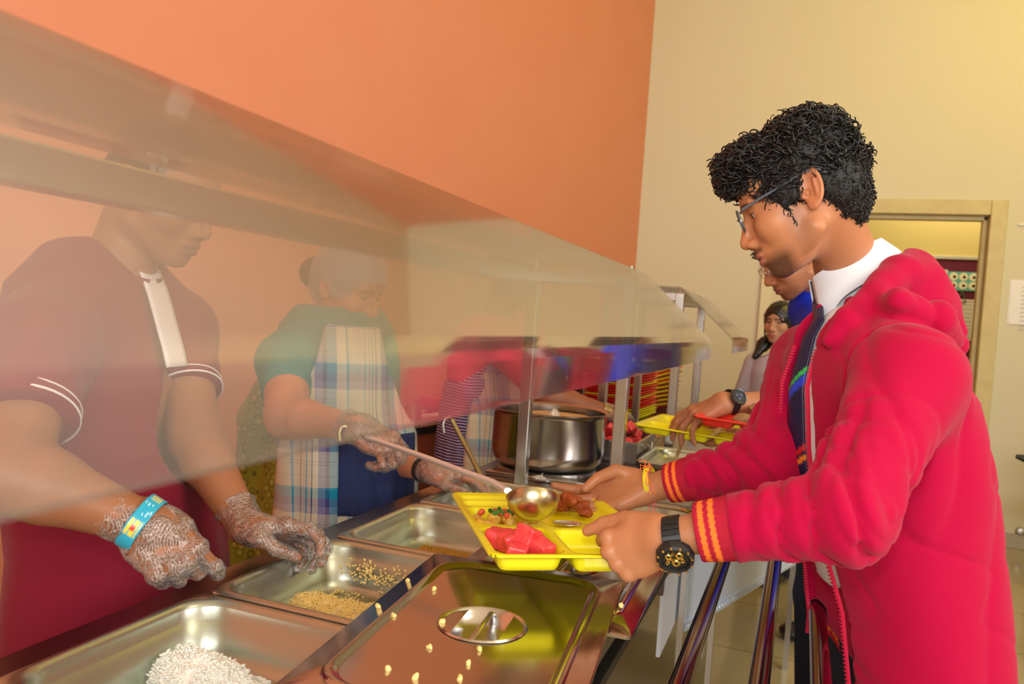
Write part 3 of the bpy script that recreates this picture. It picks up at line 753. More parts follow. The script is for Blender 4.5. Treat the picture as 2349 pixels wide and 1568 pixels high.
def arm_fn(P, sh, el, wr, r=(.050, .042, .040, .027), flatz=None):
    """shoulder, elbow, wrist; tapering"""
    sh, el, wr = map(np.array, (sh, el, wr))
    d = cap(P, sh, el, r[0], r[1])
    m_ = el+(wr-el)*.28
    e = smin(cap(P, el, m_, r[1]*.92, r[2]), cap(P, m_, wr, r[2], r[3]), .01)
    return smin(d, e, .02)
def loft_fn(P, prof, f, k=2.2):
    """vertical loft; prof rows: z, cx, cy, a (half depth along f), b (half width); f facing (unit xy)"""
    pr = np.array(prof, float); o = np.argsort(pr[:, 0]); pr = pr[o]; z = P[:, 2]
    cx, cy, a, b = [np.interp(z, pr[:, 0], pr[:, i]).astype(f4) for i in (1, 2, 3, 4)]
    f = nrm(f); u = (P[:, 0]-cx)*f4(f[0])+(P[:, 1]-cy)*f4(f[1]); v = -(P[:, 0]-cx)*f4(f[1])+(P[:, 1]-cy)*f4(f[0])
    q = (np.abs(u/a)**k+np.abs(v/b)**k)**(1/k)
    g = np.sqrt((u/a**2)**2+(v/b**2)**2)/np.maximum(np.sqrt((u/a)**2+(v/b)**2), 1e-5)
    d = (q-1)/np.maximum(g, 1e-3)
    d = np.where(q < .3, -np.minimum(a, b)*.7, d)
    e = np.maximum(z-pr[-1, 0], pr[0, 0]-z)
    return smax(d, e, .02)
def join_mesh(name, parts, m, parent):
    V, Fc, Cc = [], [], []; k = 0
    for v, f_, c in parts: V.append(v); Fc.append(f_+k); Cc.append(c); k += len(v)
    return arr_mesh(name, np.concatenate(V), np.concatenate(Fc), m, parent, np.concatenate(Cc))
def part_arr(fn, lo, hi, h, col, newton=1):
    v, f_ = sdf_arrays(fn, lo, hi, h, newton)
    c = col(v) if callable(col) else np.tile(np.array(col, float), (len(v), 1))
    return v, f_, c
def bb(pts, pad):
    p = np.array(pts); return p.min(0)-pad, p.max(0)+pad
def shoe_fn(P, heel, toe):
    heel, toe = np.array(heel), np.array(toe); d_ = nrm(toe-heel)
    d = cap(P, heel+[0, 0, .045], heel+d_*.19+[0, 0, .036], .036, .036, flat=((0, 0, 1), 1.0))
    d = smin(d, ell(P, heel+d_*.20+np.array([0, 0, .034]), (.055, .055, .034)), .02)
    d = smin(d, cap(P, heel+d_*.02+[0, 0, .05], heel+d_*.03+[0, 0, .11], .036, .036), .03)
    return smax(d, -(P[:, 2]-f4(.004)), .004)
def local_curls(name, V, N_, parent, m, count, length, curl_r, rad, comb, seed=1, T=12, lift=.004, jitter=.5):
    """curly locks rooted on points V with normals N_"""
    r = np.random.RandomState(seed); idx = r.randint(0, len(V), count); p = V[idx]; n = N_[idx]
    comb = np.asarray(comb, float); comb = comb[idx] if comb.ndim == 2 else np.tile(comb, (count, 1))
    t = comb+r.normal(size=(count, 3))*jitter; t -= n*(t*n).sum(1, keepdims=True); t /= np.linalg.norm(t, axis=1, keepdims=True)+1e-9
    b = np.cross(n, t); s_ = np.linspace(0, 1, T)[None, :, None]; Ln = (length*(.6+.8*r.rand(count)))[:, None, None]
    ph = (r.rand(count)*6.28)[:, None, None]; turns = (.45+.75*r.rand(count))[:, None, None]; cr = (curl_r*(.6+.8*r.rand(count)))[:, None, None]
    an = ph+turns*2*pi*s_
    c = p[:, None, :]+t[:, None, :]*Ln*s_*.75+n[:, None, :]*(lift+cr*(np.sin(an)-np.sin(ph))*np.minimum(1, s_*3)*.8+lift*s_)+b[:, None, :]*cr*(np.cos(an)-np.cos(ph))
    rr = rad*(.7+.6*r.rand(count))[:, None]*np.array([.5+.5*min(1, i/2.) for i in range(T)])[None]*np.linspace(1, .25, T)[None]**.6
    return strands(name, (c, rr), m, parent)
def normals_of(v, f_):
    n = np.zeros_like(v); a = np.cross(v[f_[:, 2]]-v[f_[:, 0]], v[f_[:, 3]]-v[f_[:, 1]])
    for i in range(4): np.add.at(n, f_[:, i], a)
    return n/(np.linalg.norm(n, axis=1, keepdims=True)+1e-12)
def ring_band(name, path_pts, axis_dirs, width, thick, m, parent):
    pass
def band_on_limb(mb, c, ax_, r, w, t=.0015, n=28, ell_=1.0, ref=(0, 0, 1), mi=0):
    ax_ = nrm(ax_); u = np.array(ref, float); u = nrm(u-ax_*(u@ax_)); v = np.cross(ax_, u); B = np.stack([u, v, ax_], 1)
    prof = [(r, -w/2), (r+t, -w/2+t*.4), (r+t, w/2-t*.4), (r, w/2), (r-t, 0), (r, -w/2)]
    k = len(mb.v); mb.lathe(prof, c, n, B@np.diag([1, ell_, 1]), mi); return mb
# ------------------------------------------------------------ food on the tray
def blob(name, c, r, m, parent=None, M3=None, amp=.12, seed=0, h=None, freq=None, flatb=None, col=None):
    r = np.array(r if hasattr(r, '__len__') else (r,)*3, float); c = np.array(c, float); s = r.mean(); h = h or s/7
    def fn(P):
        d = ell(P, c, r, M3)+fbm(P, freq or 1.8/s, seed)*f4(amp*s)
        return d if flatb is None else smax(d, f4(flatb)-P[:, 2], s*.1)
    return sdf(name, fn, c-r.max()*1.35, c+r.max()*1.35, h, m, parent, newton=1, slack=2.2, col=col)
def rotm(seed):
    r = np.random.RandomState(seed); a = r.normal(size=3); return frame3(a, r.normal(size=3))
fried = mat('fried_crust', (.36, .075, .015), .5, 0, .4, bump=(180, .5, .002), noise=(70, (.20, .03, .008), .7))
fpos = [(.060, .205, 0), (.083, .188, 1), (.088, .218, 1), (.060, .228, 0), (.110, .232, 0), (.098, .205, 2), (.072, .246, 1)]
frl = ['leftmost', 'lowest', 'central', 'rear', 'rightmost', 'topmost', 'small back']
for i, (u, v_, lv) in enumerate(fpos[:6]):
    p = TW(u, v_, -.016+.011+lv*.009)
    tag(blob('fried_piece', p, (.0230, .0100, .0105), fried, None, frame3((cos(i*1.1+.4), sin(i*1.1+.4), .15*(i % 3)), (0, 0, 1)),   .45, i, .0018), frl[i]+' dark brown fried piece in the big compartment of the yellow tray', 'fried food', 'fried pieces on the yellow tray')
melon = mat('watermelon_flesh', (.80, .045, .06), .3, 0, .5, sss=.2, noise=(60, (.85, .12, .10), .5), bump=(90, .3, .001), coat=.3)
ml = [(.268, .040, 0), (.300, .072, 0), (.335, .048, 0), (.345, .095, 0), (.300, .035, 1), (.318, .085, 1)]
mll = ['leftmost pale pink', 'middle upright', 'front', 'right-hand', 'topmost', 'back right']
mseeds = [(.253, .046), (.283, .058), (.300, .088), (.322, .060), (.338, .094), (.355, .066)]
for i, (u, v_) in enumerate(((.262, .040), (.300, .052), (.345, .050), (.330, .092), (.282, .088), (.312, .074))):
    p = TW(u, v_, -.026+.017+(0, .006, .0, .002, .0, .018)[i]); Rm = rotm(i+3)
    Rk = frame3((cos(i*.9), sin(i*.9), .25*(i % 2)), (.2*(i % 3-1), 0, 1))
    def fm(P, p=p, Rk=Rk, i=i): return box(P, p, (.0170, .0150, .0140), Rk, .003)+fbm(P, 110, i)*f4(.0022)
    tag(sdf('melon_cube', fm, p-.035, p+.035, .0022, melon), mll[i]+' watermelon cube in the near corner of the yellow tray', 'watermelon', 'watermelon cubes on the yellow tray')
potato = mat('turmeric_potato', (.72, .40, .035), .35, 0, .5, sss=.1, noise=(50, (.80, .55, .12), .6), coat=.3)
pc = []
for i in range(13):
    u = .160+.045*(rng.rand()-.5)*2*.85; v_ = .064+.042*(rng.rand()-.5)*2; pc.append((u, v_))
    p = TW(u, v_, -.026+.010+.008*rng.rand())
    o = blob('potato_chunk', p, (.013, .011, .0095), potato, None, rotm(i+20), .2, i+5, .0022)
    tag(o, 'yellow potato chunk in the spiced vegetable heap of the yellow tray', 'potato', 'potato chunks on the yellow tray')
tomato = mat('chopped_tomato', (.70, .09, .03), .3, coat=.3); herb = mat('green_herb', (.05, .20, .02), .5)
for i in range(9):
    p = TW(.145+.04*(rng.rand()-.5), .064+.06*(rng.rand()-.5), .000+.003*rng.rand())
    tag(blob('tomato_bit', p, (.0065, .005, .004), tomato, None, rotm(i+60), .25, i, .0014), 'small red tomato bit on top of the potato chunks', 'tomato', 'tomato bits on the potatoes')
for i in range(10):
    p = TW(.150+.035*(rng.rand()-.5), .066+.05*(rng.rand()-.5), .004+.003*rng.rand()); R0 = rotm(i+80); mb = MB()
    q_ = [(-.008, 0), (-.004, .004), (.003, .0045), (.008, 0), (.003, -.004), (-.004, -.0035)]
    mb.add([p+R0@np.array([a, b, .0008*k]) for k in (0, 1) for a, b in q_], [(0, 1, 2, 3, 4, 5), (11, 10, 9, 8, 7, 6)]+[(j, (j+1) % 6, 6+(j+1) % 6, 6+j) for j in range(6)])
    tag(mb.build('herb_leaf', herb), 'chopped green coriander leaf scattered on the potatoes', 'herb', 'coriander leaves on the potatoes')
curry = mat('orange_gravy', (.72, .25, .02), .12, coat=.5)
gv = MB(); gv.loops([[TW(.1605+(p_[0])*1, .066+p_[1], -.0205) for p_ in [(x, y) for x, y, _ in rrect(0, 0, .046, .042, .018, 0)]]]); tag(gv.build('gravy', curry), 'thin orange gravy pooled around the potatoes on the yellow tray', 'gravy', kind='stuff')
gv = MB(); gv.loops([[TW(.077+x, .066+y, -.0150) for x, y, _ in rrect(0, 0, .013, .044, .010, 0)]]); tag(gv.build('gravy', curry), 'strip of orange curry in the narrow slot of the yellow tray', 'gravy', kind='stuff')
# spoon lying across the tray
sp = empty('spoon', TW(.20, .22, 0), 'steel spoon lying across the ridge of the yellow tray', 'spoon')
a_, b_ = TW(.170, .150, -.006), TW(.258, .285, .004)
dr = nrm(b_-a_); sd = nrm(np.cross(dr, (0, 0, 1))); n_ = np.cross(sd, dr)
MB().tube([a_+dr*.055, a_+dr*.08, b_, b_+dr*.02], [.0022, .0024, .0038, .0042], 10, flat=.35).build('handle', steel_pol, sp, smooth=True)
mb = MB(); rings = []
for k_ in range(1, 8): rings.append([a_+dr*(.030+.026*sin(k_/7*pi/2)*cos(t))+sd*(.0165*sin(k_/7*pi/2)*sin(t))+n_*(-.006*cos(k_/7*pi/2)) for t in np.linspace(0, 2*pi, 24, endpoint=False)])
mb.loops(rings, close_last=False, close_first=True); mb.build('bowl', steel_pol, sp, smooth=True, solid=.001)

# ------------------------------------------------------------ ladle held by the woman
def ladle(label, bowl_c, path, r, hook, bowl_n, m=steel_pol, hm=None):
    o = empty('ladle', bowl_c, label, 'ladle'); n_ = nrm(bowl_n); B3 = frame3(np.cross(n_, (0.3, 1, 0)), n_)
    prof = [(r*sin(t), -r*.85*cos(t)) for t in np.linspace(.02, pi/2, 12)]+[(r*1.03, .0005), (r*.98, .0008)]+[(r*.96*sin(t), -r*.82*cos(t)) for t in np.linspace(pi/2, .02, 12)]
    MB().lathe(prof, bowl_c, 36, B3).build('bowl', m, o, smooth=True, angle=60)
    MB().tube(path, .0066, 12, flat=.8).build('handle', hm or m, o, smooth=True)
    MB().tube(hook, .0042, 10).build('hook', m, o, smooth=True)
    return o
bc = Q(1222, 1142, 1.285); br_ = .043
brass = mat('oily_steel', (.62, .57, .40), .3, 1, bump=(60, .15, .001), noise=(60, (.66, .54, .18), .6))
hp = [bc+nrm(Q(1165, 1128, 1.29)-bc)*br_*.98+np.array([0, 0, .002]), Q(1165, 1126, 1.30), Q(1130, 1105, 1.33), Q(1060, 1080, 1.39), Q(985, 1052, 1.46), Q(900, 1022, 1.55), Q(840, 1002, 1.585)]
hk = [Q(840, 1002, 1.585), Q(810, 985, 1.60), Q(792, 976, 1.60), Q(782, 980, 1.595), Q(777, 994, 1.59), Q(780, 1012, 1.585)]
ladle('long steel ladle in the gloved hand, its oily bowl over the yellow tray', bc, hp, br_, hk, (-.25, .55, .8), brass, mat('satin_handle', (.80, .80, .80), .45, .7))
bc4 = np.array([-.64, 1.70, .775])
ladle('steel ladle standing in the far pan, its hooked end above the rim', bc4, [bc4+np.array([.0, .028, 0]), Q(1112, 1108, 1.93), Q(1080, 1045, 2.02), Q(1048, 985, 2.06), Q(1036, 962, 2.07)], .032,
      [Q(1036, 962, 2.07), Q(1030, 956, 2.06), Q(1020, 960, 2.05), Q(1016, 975, 2.05), Q(1019, 992, 2.05)], (.1, .5, .9), steel_dull, mat('tarnished_handle', (.42, .36, .20), .35, 1))

# ------------------------------------------------------------ food left in the pans
rice_m = mat('boiled_rice', (.95, .94, .88), .5, sss=.1); upma_m = mat('yellow_upma', (.88, .62, .20), .55, noise=(60, (.92, .72, .32), .7)); cur_m = mat('curry_residue', (.55, .26, .02), .35)
def grains(name, mound, pts_fn, count, m, label, seed, gl=.0045, gr=.0013, extra=None, cat='food'):
    r = np.random.RandomState(seed); MBs = []
    V, Fc = [], []
    if mound:
        fn, lo, hi, h = mound; v, f_ = sdf_arrays(fn, lo, hi, h, 1, 2.2); V.append(v); Fc.append(f_)
        k = len(v)
    else: k = 0
    N = 4
    P0 = pts_fn(r, count, V[0] if mound else None); K = len(P0)
    D = r.normal(size=(K, 3)); D[:, 2] *= .5; D /= np.linalg.norm(D, axis=1, keepdims=True)
    a = np.cross(D, [.3, .5, .8]); a /= np.linalg.norm(a, axis=1, keepdims=True); b = np.cross(D, a)
    rows = []
    for t, w in ((-.5, .3), (-.25, 1), (.25, 1), (.5, .3)):
        for j in range(N): an = 2*pi*j/N; rows.append(P0+D*gl*t+(a*cos(an)+b*sin(an))*gr*w)
    vv = np.stack(rows, 1).reshape(-1, 3); base = np.arange(K)[:, None]*16
    fl = []
    for i in range(3):
        for j in range(N): fl.append(np.stack([base[:, 0]+i*4+j, base[:, 0]+i*4+(j+1) % N, base[:, 0]+(i+1)*4+(j+1) % N, base[:, 0]+(i+1)*4+j], 1))
    fl.append(np.stack([base[:, 0]+q for q in (3, 2, 1, 0)], 1)); fl.append(np.stack([base[:, 0]+q for q in (12, 13, 14, 15)], 1))
    V.append(vv); Fc.append(np.concatenate(fl)+k)
    o = arr_mesh(name, np.concatenate(V), np.concatenate(Fc), m, None); return tag(o, label, cat, kind='stuff')
def mound_fn(cs, amp, freq, fz): 
    def fn(P):
        d = None
        for c, r in cs: e = ell(P, c, r); d = e if d is None else smin(d, e, .02)
        return smax(d+fbm(P, freq, 5, 3)*f4(amp), f4(fz)-P[:, 2], .003)
    return fn
zb = CZ+.004-.075+.002
# white rice, pan 1
x0, x1, y0 = PX0+.06, PX1-.06, PY[2]+.06
c1 = [((-.70, .815, zb+.004), (.070, .050, .034)), ((-.66, .79, zb), (.06, .05, .020)), ((-.60, .77, zb), (.06, .04, .016))]
def surf_pts(spread, zz, cx, cy, sx, sy, frac=.55):
    def f(r, n, V):
        P0 = []
        if V is not None:
            up = V[V[:, 2] > zb+.004]; P0.append(up[r.randint(0, len(up), int(n*frac))]+r.normal(size=(int(n*frac), 3))*.0015)
        m_ = n-int(n*frac); cl = r.normal(size=(24, 2))*[sx, sy]+[cx, cy]; p = cl[r.randint(0, 24, m_)]+r.normal(size=(m_, 2))*.007
        p[:, 0] = np.clip(p[:, 0], PX0+.055, PX1-.055); yl = PY[zz]+.055; p[:, 1] = np.clip(p[:, 1], yl, PY[zz]+PW-.055)
        P0.append(np.c_[p, np.full(m_, zb+.0015)+r.rand(m_)*.004]); return np.concatenate(P0)
    return f
grains('white_rice', (mound_fn(c1, .008, 55, zb-.001), (-.80, .68, zb-.01), (-.50, .90, zb+.08), .0035), surf_pts(0, 2, -.66, .80, .09, .06), 6500, rice_m, 'white boiled rice left in the nearest open pan', 3, .0065, .0016)
c2 = [((-.68, 1.085, zb+.004), (.075, .036, .026)), ((-.62, 1.11, zb), (.055, .04, .022)), ((-.72, 1.08, zb), (.03, .03, .026))]
grains('yellow_upma', (mound_fn(c2, .007, 60, zb-.001), (-.80, 1.0, zb-.01), (-.50, 1.20, zb+.08), .0035), surf_pts(0, 3, -.70, 1.15, .05, .035, .88), 4500, upma_m, 'yellow upma heap left in the second pan', 4, .0045, .0017)
def res_pts(r, n, V):
    m_ = n; p = r.normal(size=(m_, 2))*[.075, .035]+[-.66, 1.485]; p[:, 0] = np.clip(p[:, 0], -.735, -.33); p[:, 1] = np.clip(p[:, 1], 1.315, 1.53); return np.c_[p, np.full(m_, zb)+r.rand(m_)*.002]
grains('curry_residue', (mound_fn([((-.66, 1.47, zb-.012), (.10, .04, .0165))], .003, 70, zb-.001), (-.80, 1.40, zb-.008), (-.50, 1.54, zb+.02), .003), res_pts, 3500, cur_m, 'orange curry residue smeared on the bottom of the third pan', 6, .005, .0018)
def wall_pts(r, n, V):   # smears on the far-left pan walls
    out = []
    for (cx, yy, zc, m_) in ((-.70, PY[3]+PW-.028, .825, 90), (-.66, PY[3]+PW-.028, .830, 40), (-.62, PY[3]+PW-.028, .82, 40)):
        x = cx+r.normal(size=m_)*.028; z = np.clip(zc+r.normal(size=m_)*.010, zb+.006, CZ-.012); out.append(np.c_[x, np.full(m_, yy)-(CZ-.02-z)*.25, z])
    return np.concatenate(out)
grains('upma_splatter', None, wall_pts, 300, upma_m, 'yellow upma specks stuck to the back wall of the second pan', 8, .0055, .0018)
# crumbs on the lid and worktop
lc = [(880, 1412), (903, 1410), (995, 1350), (1015, 1424), (890, 1532), (953, 1552), (1055, 1552), (985, 1482), (935, 1330), (1075, 1520), (1425, 1388), (868, 1390), (1100, 1488)]
for i, (px, py) in enumerate(lc):
    p = QZ(px, py, CZ+.0295)
    tag(blob('crumb', p, (.0045, .0035, .003), upma_m, None, rotm(i), .3, i, .0011), 'pale yellow food crumb lying on the nearest pan lid', 'crumb', 'crumbs on the nearest lid')

# ------------------------------------------------------------ pot, melon pan, trays and the things beyond
pot = empty('cooking_pot', (-.69, 2.235, CZ), 'large round steel pot with flatbreads and a plastic bag inside', 'cooking pot')
r0 = .168; hh = .168
pr = [(0, .001), (r0-.05, .001), (r0-.02, .008), (r0-.006, .025), (r0, .05), (r0, hh-.012), (r0+.006, hh-.004), (r0+.018, hh), (r0+.019, hh+.003), (r0+.006, hh+.003), (r0-.003, hh-.003), (r0-.004, .05), (r0-.012, .022), (r0-.05, .006), (0, .006)]
MB().lathe(pr, (-.69, 2.235, CZ+.006), 72).build('vessel', mat('pot_steel', (.50, .47, .44), .2, 1, bump=(4, .04, .002), noise=(5, (.42, .39, .36), .5)), pot, smooth=True, angle=50)
MB().lathe([(0, 0), (r0-.02, 0), (r0-.02, .006), (0, .006)], (-.69, 2.235, CZ), 40).build('base_ring', steel_dull, pot)
rot_m = mat('flatbread', (.62, .40, .18), .7, noise=(40, (.35, .18, .06), .6), bump=(60, .4, .003))
for i in range(9):
    cx, cy, cz = -.675+.006*rng.randn(), 2.225+.006*rng.randn(), CZ+.093+.0075*i
    def rf(P, cx=cx, cy=cy, cz=cz, i=i):
        q = P-np.array((cx, cy, cz), f4); r_ = np.linalg.norm(q[:, :2], axis=1); zz = q[:, 2]-fbm(P*np.array((1, 1, 0), f4), 28, i)*f4(.003)
        return np.maximum(np.abs(zz)-f4(.0028), r_-f4(.125))
    tag(sdf('flatbread', rf, (cx-.14, cy-.14, cz-.01), (cx+.14, cy+.14, cz+.01), .004, rot_m, newton=0), 'round flatbread in the stack inside the large steel pot', 'flatbread', 'flatbreads stacked in the pot')
film = bpy.data.materials.new('plastic_film'); film.use_nodes = True
def _f(m, a=.45):
    nt = m.node_tree
    for n in list(nt.nodes): nt.nodes.remove(n)
    out = nt.nodes.new('ShaderNodeOutputMaterial'); tr = nt.nodes.new('ShaderNodeBsdfTransparent'); df = nt.nodes.new('ShaderNodeBsdfDiffuse'); df.inputs[0].default_value = (.85, .83, .76, 1); gl = nt.nodes.new('ShaderNodeBsdfGlossy'); gl.inputs['Roughness'].default_value = .15
    m1 = nt.nodes.new('ShaderNodeMixShader'); m1.inputs[0].default_value = a; m2 = nt.nodes.new('ShaderNodeMixShader'); m2.inputs[0].default_value = .18
    nt.links.new(tr.outputs[0], m1.inputs[1]); nt.links.new(df.outputs[0], m1.inputs[2]); nt.links.new(m1.outputs[0], m2.inputs[1]); nt.links.new(gl.outputs[0], m2.inputs[2]); nt.links.new(m2.outputs[0], out.inputs[0])
_f(film)
def crumple(name, c, size, seed, label, m=film, h=.005, cat='plastic bag'):
    c = np.array(c); r = np.random.RandomState(seed)
    pk = [(c+np.array([r.normal()*size*.5, r.normal()*size*.35, abs(r.normal())*size*.6])) for _ in range(7)]
    def fn(P):
        d = ell(P, c, (size, size*.7, size*.35))
        for q in pk: d = smin(d, cap(P, c, q, size*.28, size*.05), size*.12)
        return d+np.abs(fbm(P, 3.2/size, seed))*f4(size*.16)
    return tag(sdf(name, fn, c-size*2, c+size*2.2, h, m, slack=2.6), label, cat)
crumple('plastic_bag', Q(1265, 962, 2.28)+np.array([0, 0, -.006]), .062, 4, 'crumpled white plastic bag lying on the flatbreads in the large pot')
crumple('plastic_scrap', (-.628, 1.985, CZ+.018), .022, 6, 'small ball of crumpled plastic at the foot of the near glass post', h=.003, cat='plastic scrap')
# square baking tin of melon
tn = empty('baking_tin', (-.58, 2.58, CZ), 'square steel tin full of cut red watermelon beyond the large pot', 'tin')
mb = MB(); zt = CZ+.012; X0, X1, Y0, Y1 = -.72, -.458, 2.425, 2.74; hT = .062
for q in ((X0, X1, Y0, Y0+.002), (X0, X1, Y1-.002, Y1), (X0, X0+.002, Y0+.002, Y1-.002), (X1-.002, X1, Y0+.002, Y1-.002)): mb.b2(*q, zt, zt+hT)
mb.b2(X0, X1, Y0, Y1, zt-.002, zt); mb.build('tin_body', mat('tin_steel', (.34, .33, .33), .25, 1, bump=(20, .1, .002)), tn)
mb = MB()
for q in ((X0-.004, X1+.004, Y0-.004, Y0+.003), (X0-.004, X1+.004, Y1-.003, Y1+.004), (X0-.004, X0+.003, Y0+.004, Y1-.004), (X1-.003, X1+.004, Y0+.004, Y1-.004)): mb.b2(*q, zt+hT-.002, zt+hT+.003)
mb.build('tin_rim', steel_pol, tn)
mb = MB(); yc2 = 2.60; mb.tube([(X1+.002, yc2-.04, zt+.045), (X1+.010, yc2-.038, zt+.040), (X1+.012, yc2-.02, zt+.018), (X1+.012, yc2+.02, zt+.018), (X1+.010, yc2+.038, zt+.040), (X1+.002, yc2+.04, zt+.045)], .003, 8); mb.build('handle', steel_pol, tn, smooth=True)
for yy in (yc2-.045, yc2+.045): MB().lathe([(0, .006), (.006, .004), (.007, 0)], (X1, yy, zt+.045), 12, np.array([[0, 0, 1], [0, 1, 0], [-1, 0, 0]]).T).build('rivet', steel_pol, tn)
mb = MB(); mb.b2(-.735, -.445, 2.40, 2.76, CZ, zt-.003); mb.build('stand', cdark, tn)
base_m = None; n_m = 0; r9 = np.random.RandomState(12)
protos = []
for i in range(3):
    p = np.zeros(3); Rk = rotm(i+40)
    def fm(P, Rk=Rk, i=i): return box(P, (0, 0, 0), (.0165, .0145, .013), Rk, .004)+fbm(P, 80, i)*f4(.0018)
    o = sdf('melon_chunk', fm, (-.035,)*3, (.035,)*3, .0035, melon); protos.append(o)
first = [True]*3
for k_ in range(84):
    i = k_ % 3; lay = k_//34; x = X0+.025+(X1-X0-.05)*r9.rand()*(1-.12*lay)+.01*lay; y = Y0+.025+(Y1-Y0-.05)*r9.rand(); z = zt+.026+.023*lay+(.012*r9.rand() if lay == 2 else 0)+.010*sin((x-X0)*12)*(lay == 2)
    if first[i]: o = protos[i]; first[i] = False
    else: o = protos[i].copy(); C.objects.link(o); o.rotation_euler = (r9.rand()*6, r9.rand()*6, r9.rand()*6)
    o.location = (x, y, z); tag(o, 'cut watermelon chunk heaped in the square steel tin', 'watermelon', 'watermelon chunks in the tin')
# round pan with a spoon beyond the tin
bw = empty('steel_bowl', (-.40, 2.78, CZ), 'shallow round steel dish with brown food behind the melon tin', 'dish')
MB().lathe([(0, .002), (.05, .002), (.075, .02), (.085, .045), (.092, .048), (.092, .051), (.083, .049), (.072, .023), (.05, .006), (0, .006)], (-.535, 2.86, CZ), 40).build('bowl_body', steel_pol, bw, smooth=True)
MB().lathe([(0, .035), (.05, .034), (.074, .03), (.07, .02), (0, .01)], (-.535, 2.86, CZ), 28).build('food', mat('brown_food', (.25, .09, .04), .5, bump=(60, .8, .01)), bw, smooth=True)
p5 = gnpan('food_pan', -.45, -.255, 2.36, 2.70, CZ+.030, .028, 'half size steel pan near the far post with a brass coloured serving spoon')
hs = empty('serving_spoon', (-.36, 2.5, CZ), 'brass coloured serving spoon handle leaning out of the half size pan', 'spoon')
MB().tube([Q(1546, 1066, 2.50), Q(1553, 1045, 2.50), Q(1562, 1022, 2.50), Q(1572, 1001, 2.50)], [.007, .010, .011, .010], 12, flat=.5).build('handle', mat('brass_handle', (.55, .48, .22), .35, .6), hs, smooth=True)
# stacks of used meal trays
def mini_tray(m, name='meal_tray'):
    L, Wd = .37, .27; mb = MB()
    ro = lambda ins, r, z: rrect(0, 0, L/2-ins, Wd/2-ins, r, z, 4)
    mb.loops([ro(.03, .02, -.018), ro(.012, .02, 0), ro(0, .02, .002), ro(0, .02, .005), ro(.010, .02, .005), ro(.016, .018, 0), ro(.034, .018, -.014)], close_first=True)
    return mb.build(name, m, smooth=True, angle=35)
tprot = {k: mini_tray(m) for k, m in (('yellow', yellow_pl), ('red', red_pl), ('maroon', maroon_pl))}; used = {}
def put_tray(colr, loc, rot, label, group):
    if colr not in used: o = tprot[colr]; used[colr] = 1
    else: o = tprot[colr].copy(); C.objects.link(o)
    o.location = loc; o.rotation_euler = rot; tag(o, label, 'food tray', group); return o
seqs = ['yellow', 'yellow', 'yellow', 'red', 'red', 'red', 'red', 'red', 'red', 'red', 'yellow', 'red', 'yellow', 'red', 'red', 'yellow', 'yellow', 'yellow']
for i in range(23):
    c_ = ('red', 'red', 'red', 'yellow', 'red')[i % 5] if 3 < i < 19 else 'yellow'
    put_tray(c_, (-.80, 3.72, CZ+.020+.0115*i), (0, 0, R_(86)+.03*rng.randn()), c_+' meal tray in the left stack at the end of the counter', c_+' trays of the left stack')
for i in range(23):
    c_ = 'yellow' if i % 2 else ('red' if i % 4 == 0 and i > 9 else 'maroon'); tl = .012*i
    put_tray(c_, (-.80+.001*i, 4.22, CZ+.022+.0118*i), (-R_(0), -R_(.9*i*.5), R_(72)+.02*rng.randn()), c_+' meal tray in the leaning right stack at the counter end', c_+' trays of the right stack')
# extend a table under the stacks
st_ = empty('side_table', (-.72, 3.85, 0), 'steel side table under the stacked meal trays', 'table')
MB().b2(-1.0, -.36, 3.625, 4.5, CZ-.035, CZ).build('tabletop', cmat, st_)
for x in (-.97, -.39):
    for y in (3.66, 4.47): MB().tube([(x, y, 0), (x, y, CZ-.035)], .015, 10).build('leg', steel_dull, st_)
# steel cabinet and bucket on the back counter
cb = empty('steel_cabinet', (-1.0, 4.6, .86), 'grey steel warming cabinet on the back counter behind the stacked trays', 'cabinet')
MB().b2(-1.30, -.93, 4.30, 4.75, .862, 1.13).build('cabinet_body', steel_dull, cb, bevel=.004); MB().b2(-.925, -.915, 4.33, 4.72, .88, 1.11).build('cabinet_door', steel, cb, bevel=.003)
bk = empty('steel_bucket', (-.98, 3.55, CZ), 'small steel bucket with a wire handle beside the woman in pink', 'bucket')
bkc = np.array([-1.02, 3.86, .862])
MB().lathe([(0, .002), (.065, .002), (.088, .17), (.093, .172), (.093, .176), (.085, .174), (.063, .006), (0, .006)], bkc, 44).build('bucket_body', mat('bucket_steel', (.38, .36, .35), .22, 1), bk, smooth=True, angle=50)
MB().tube([bkc+np.array([.091, 0, .165]), bkc+np.array([.10, -.01, .10]), bkc+np.array([.085, -.05, .05]), bkc+np.array([.0, -.098, .035]), bkc+np.array([-.085, -.05, .05]), bkc+np.array([-.10, -.01, .10]), bkc+np.array([-.091, 0, .165])], .0025, 8).build('bucket_handle', steel_pol, bk, smooth=True)
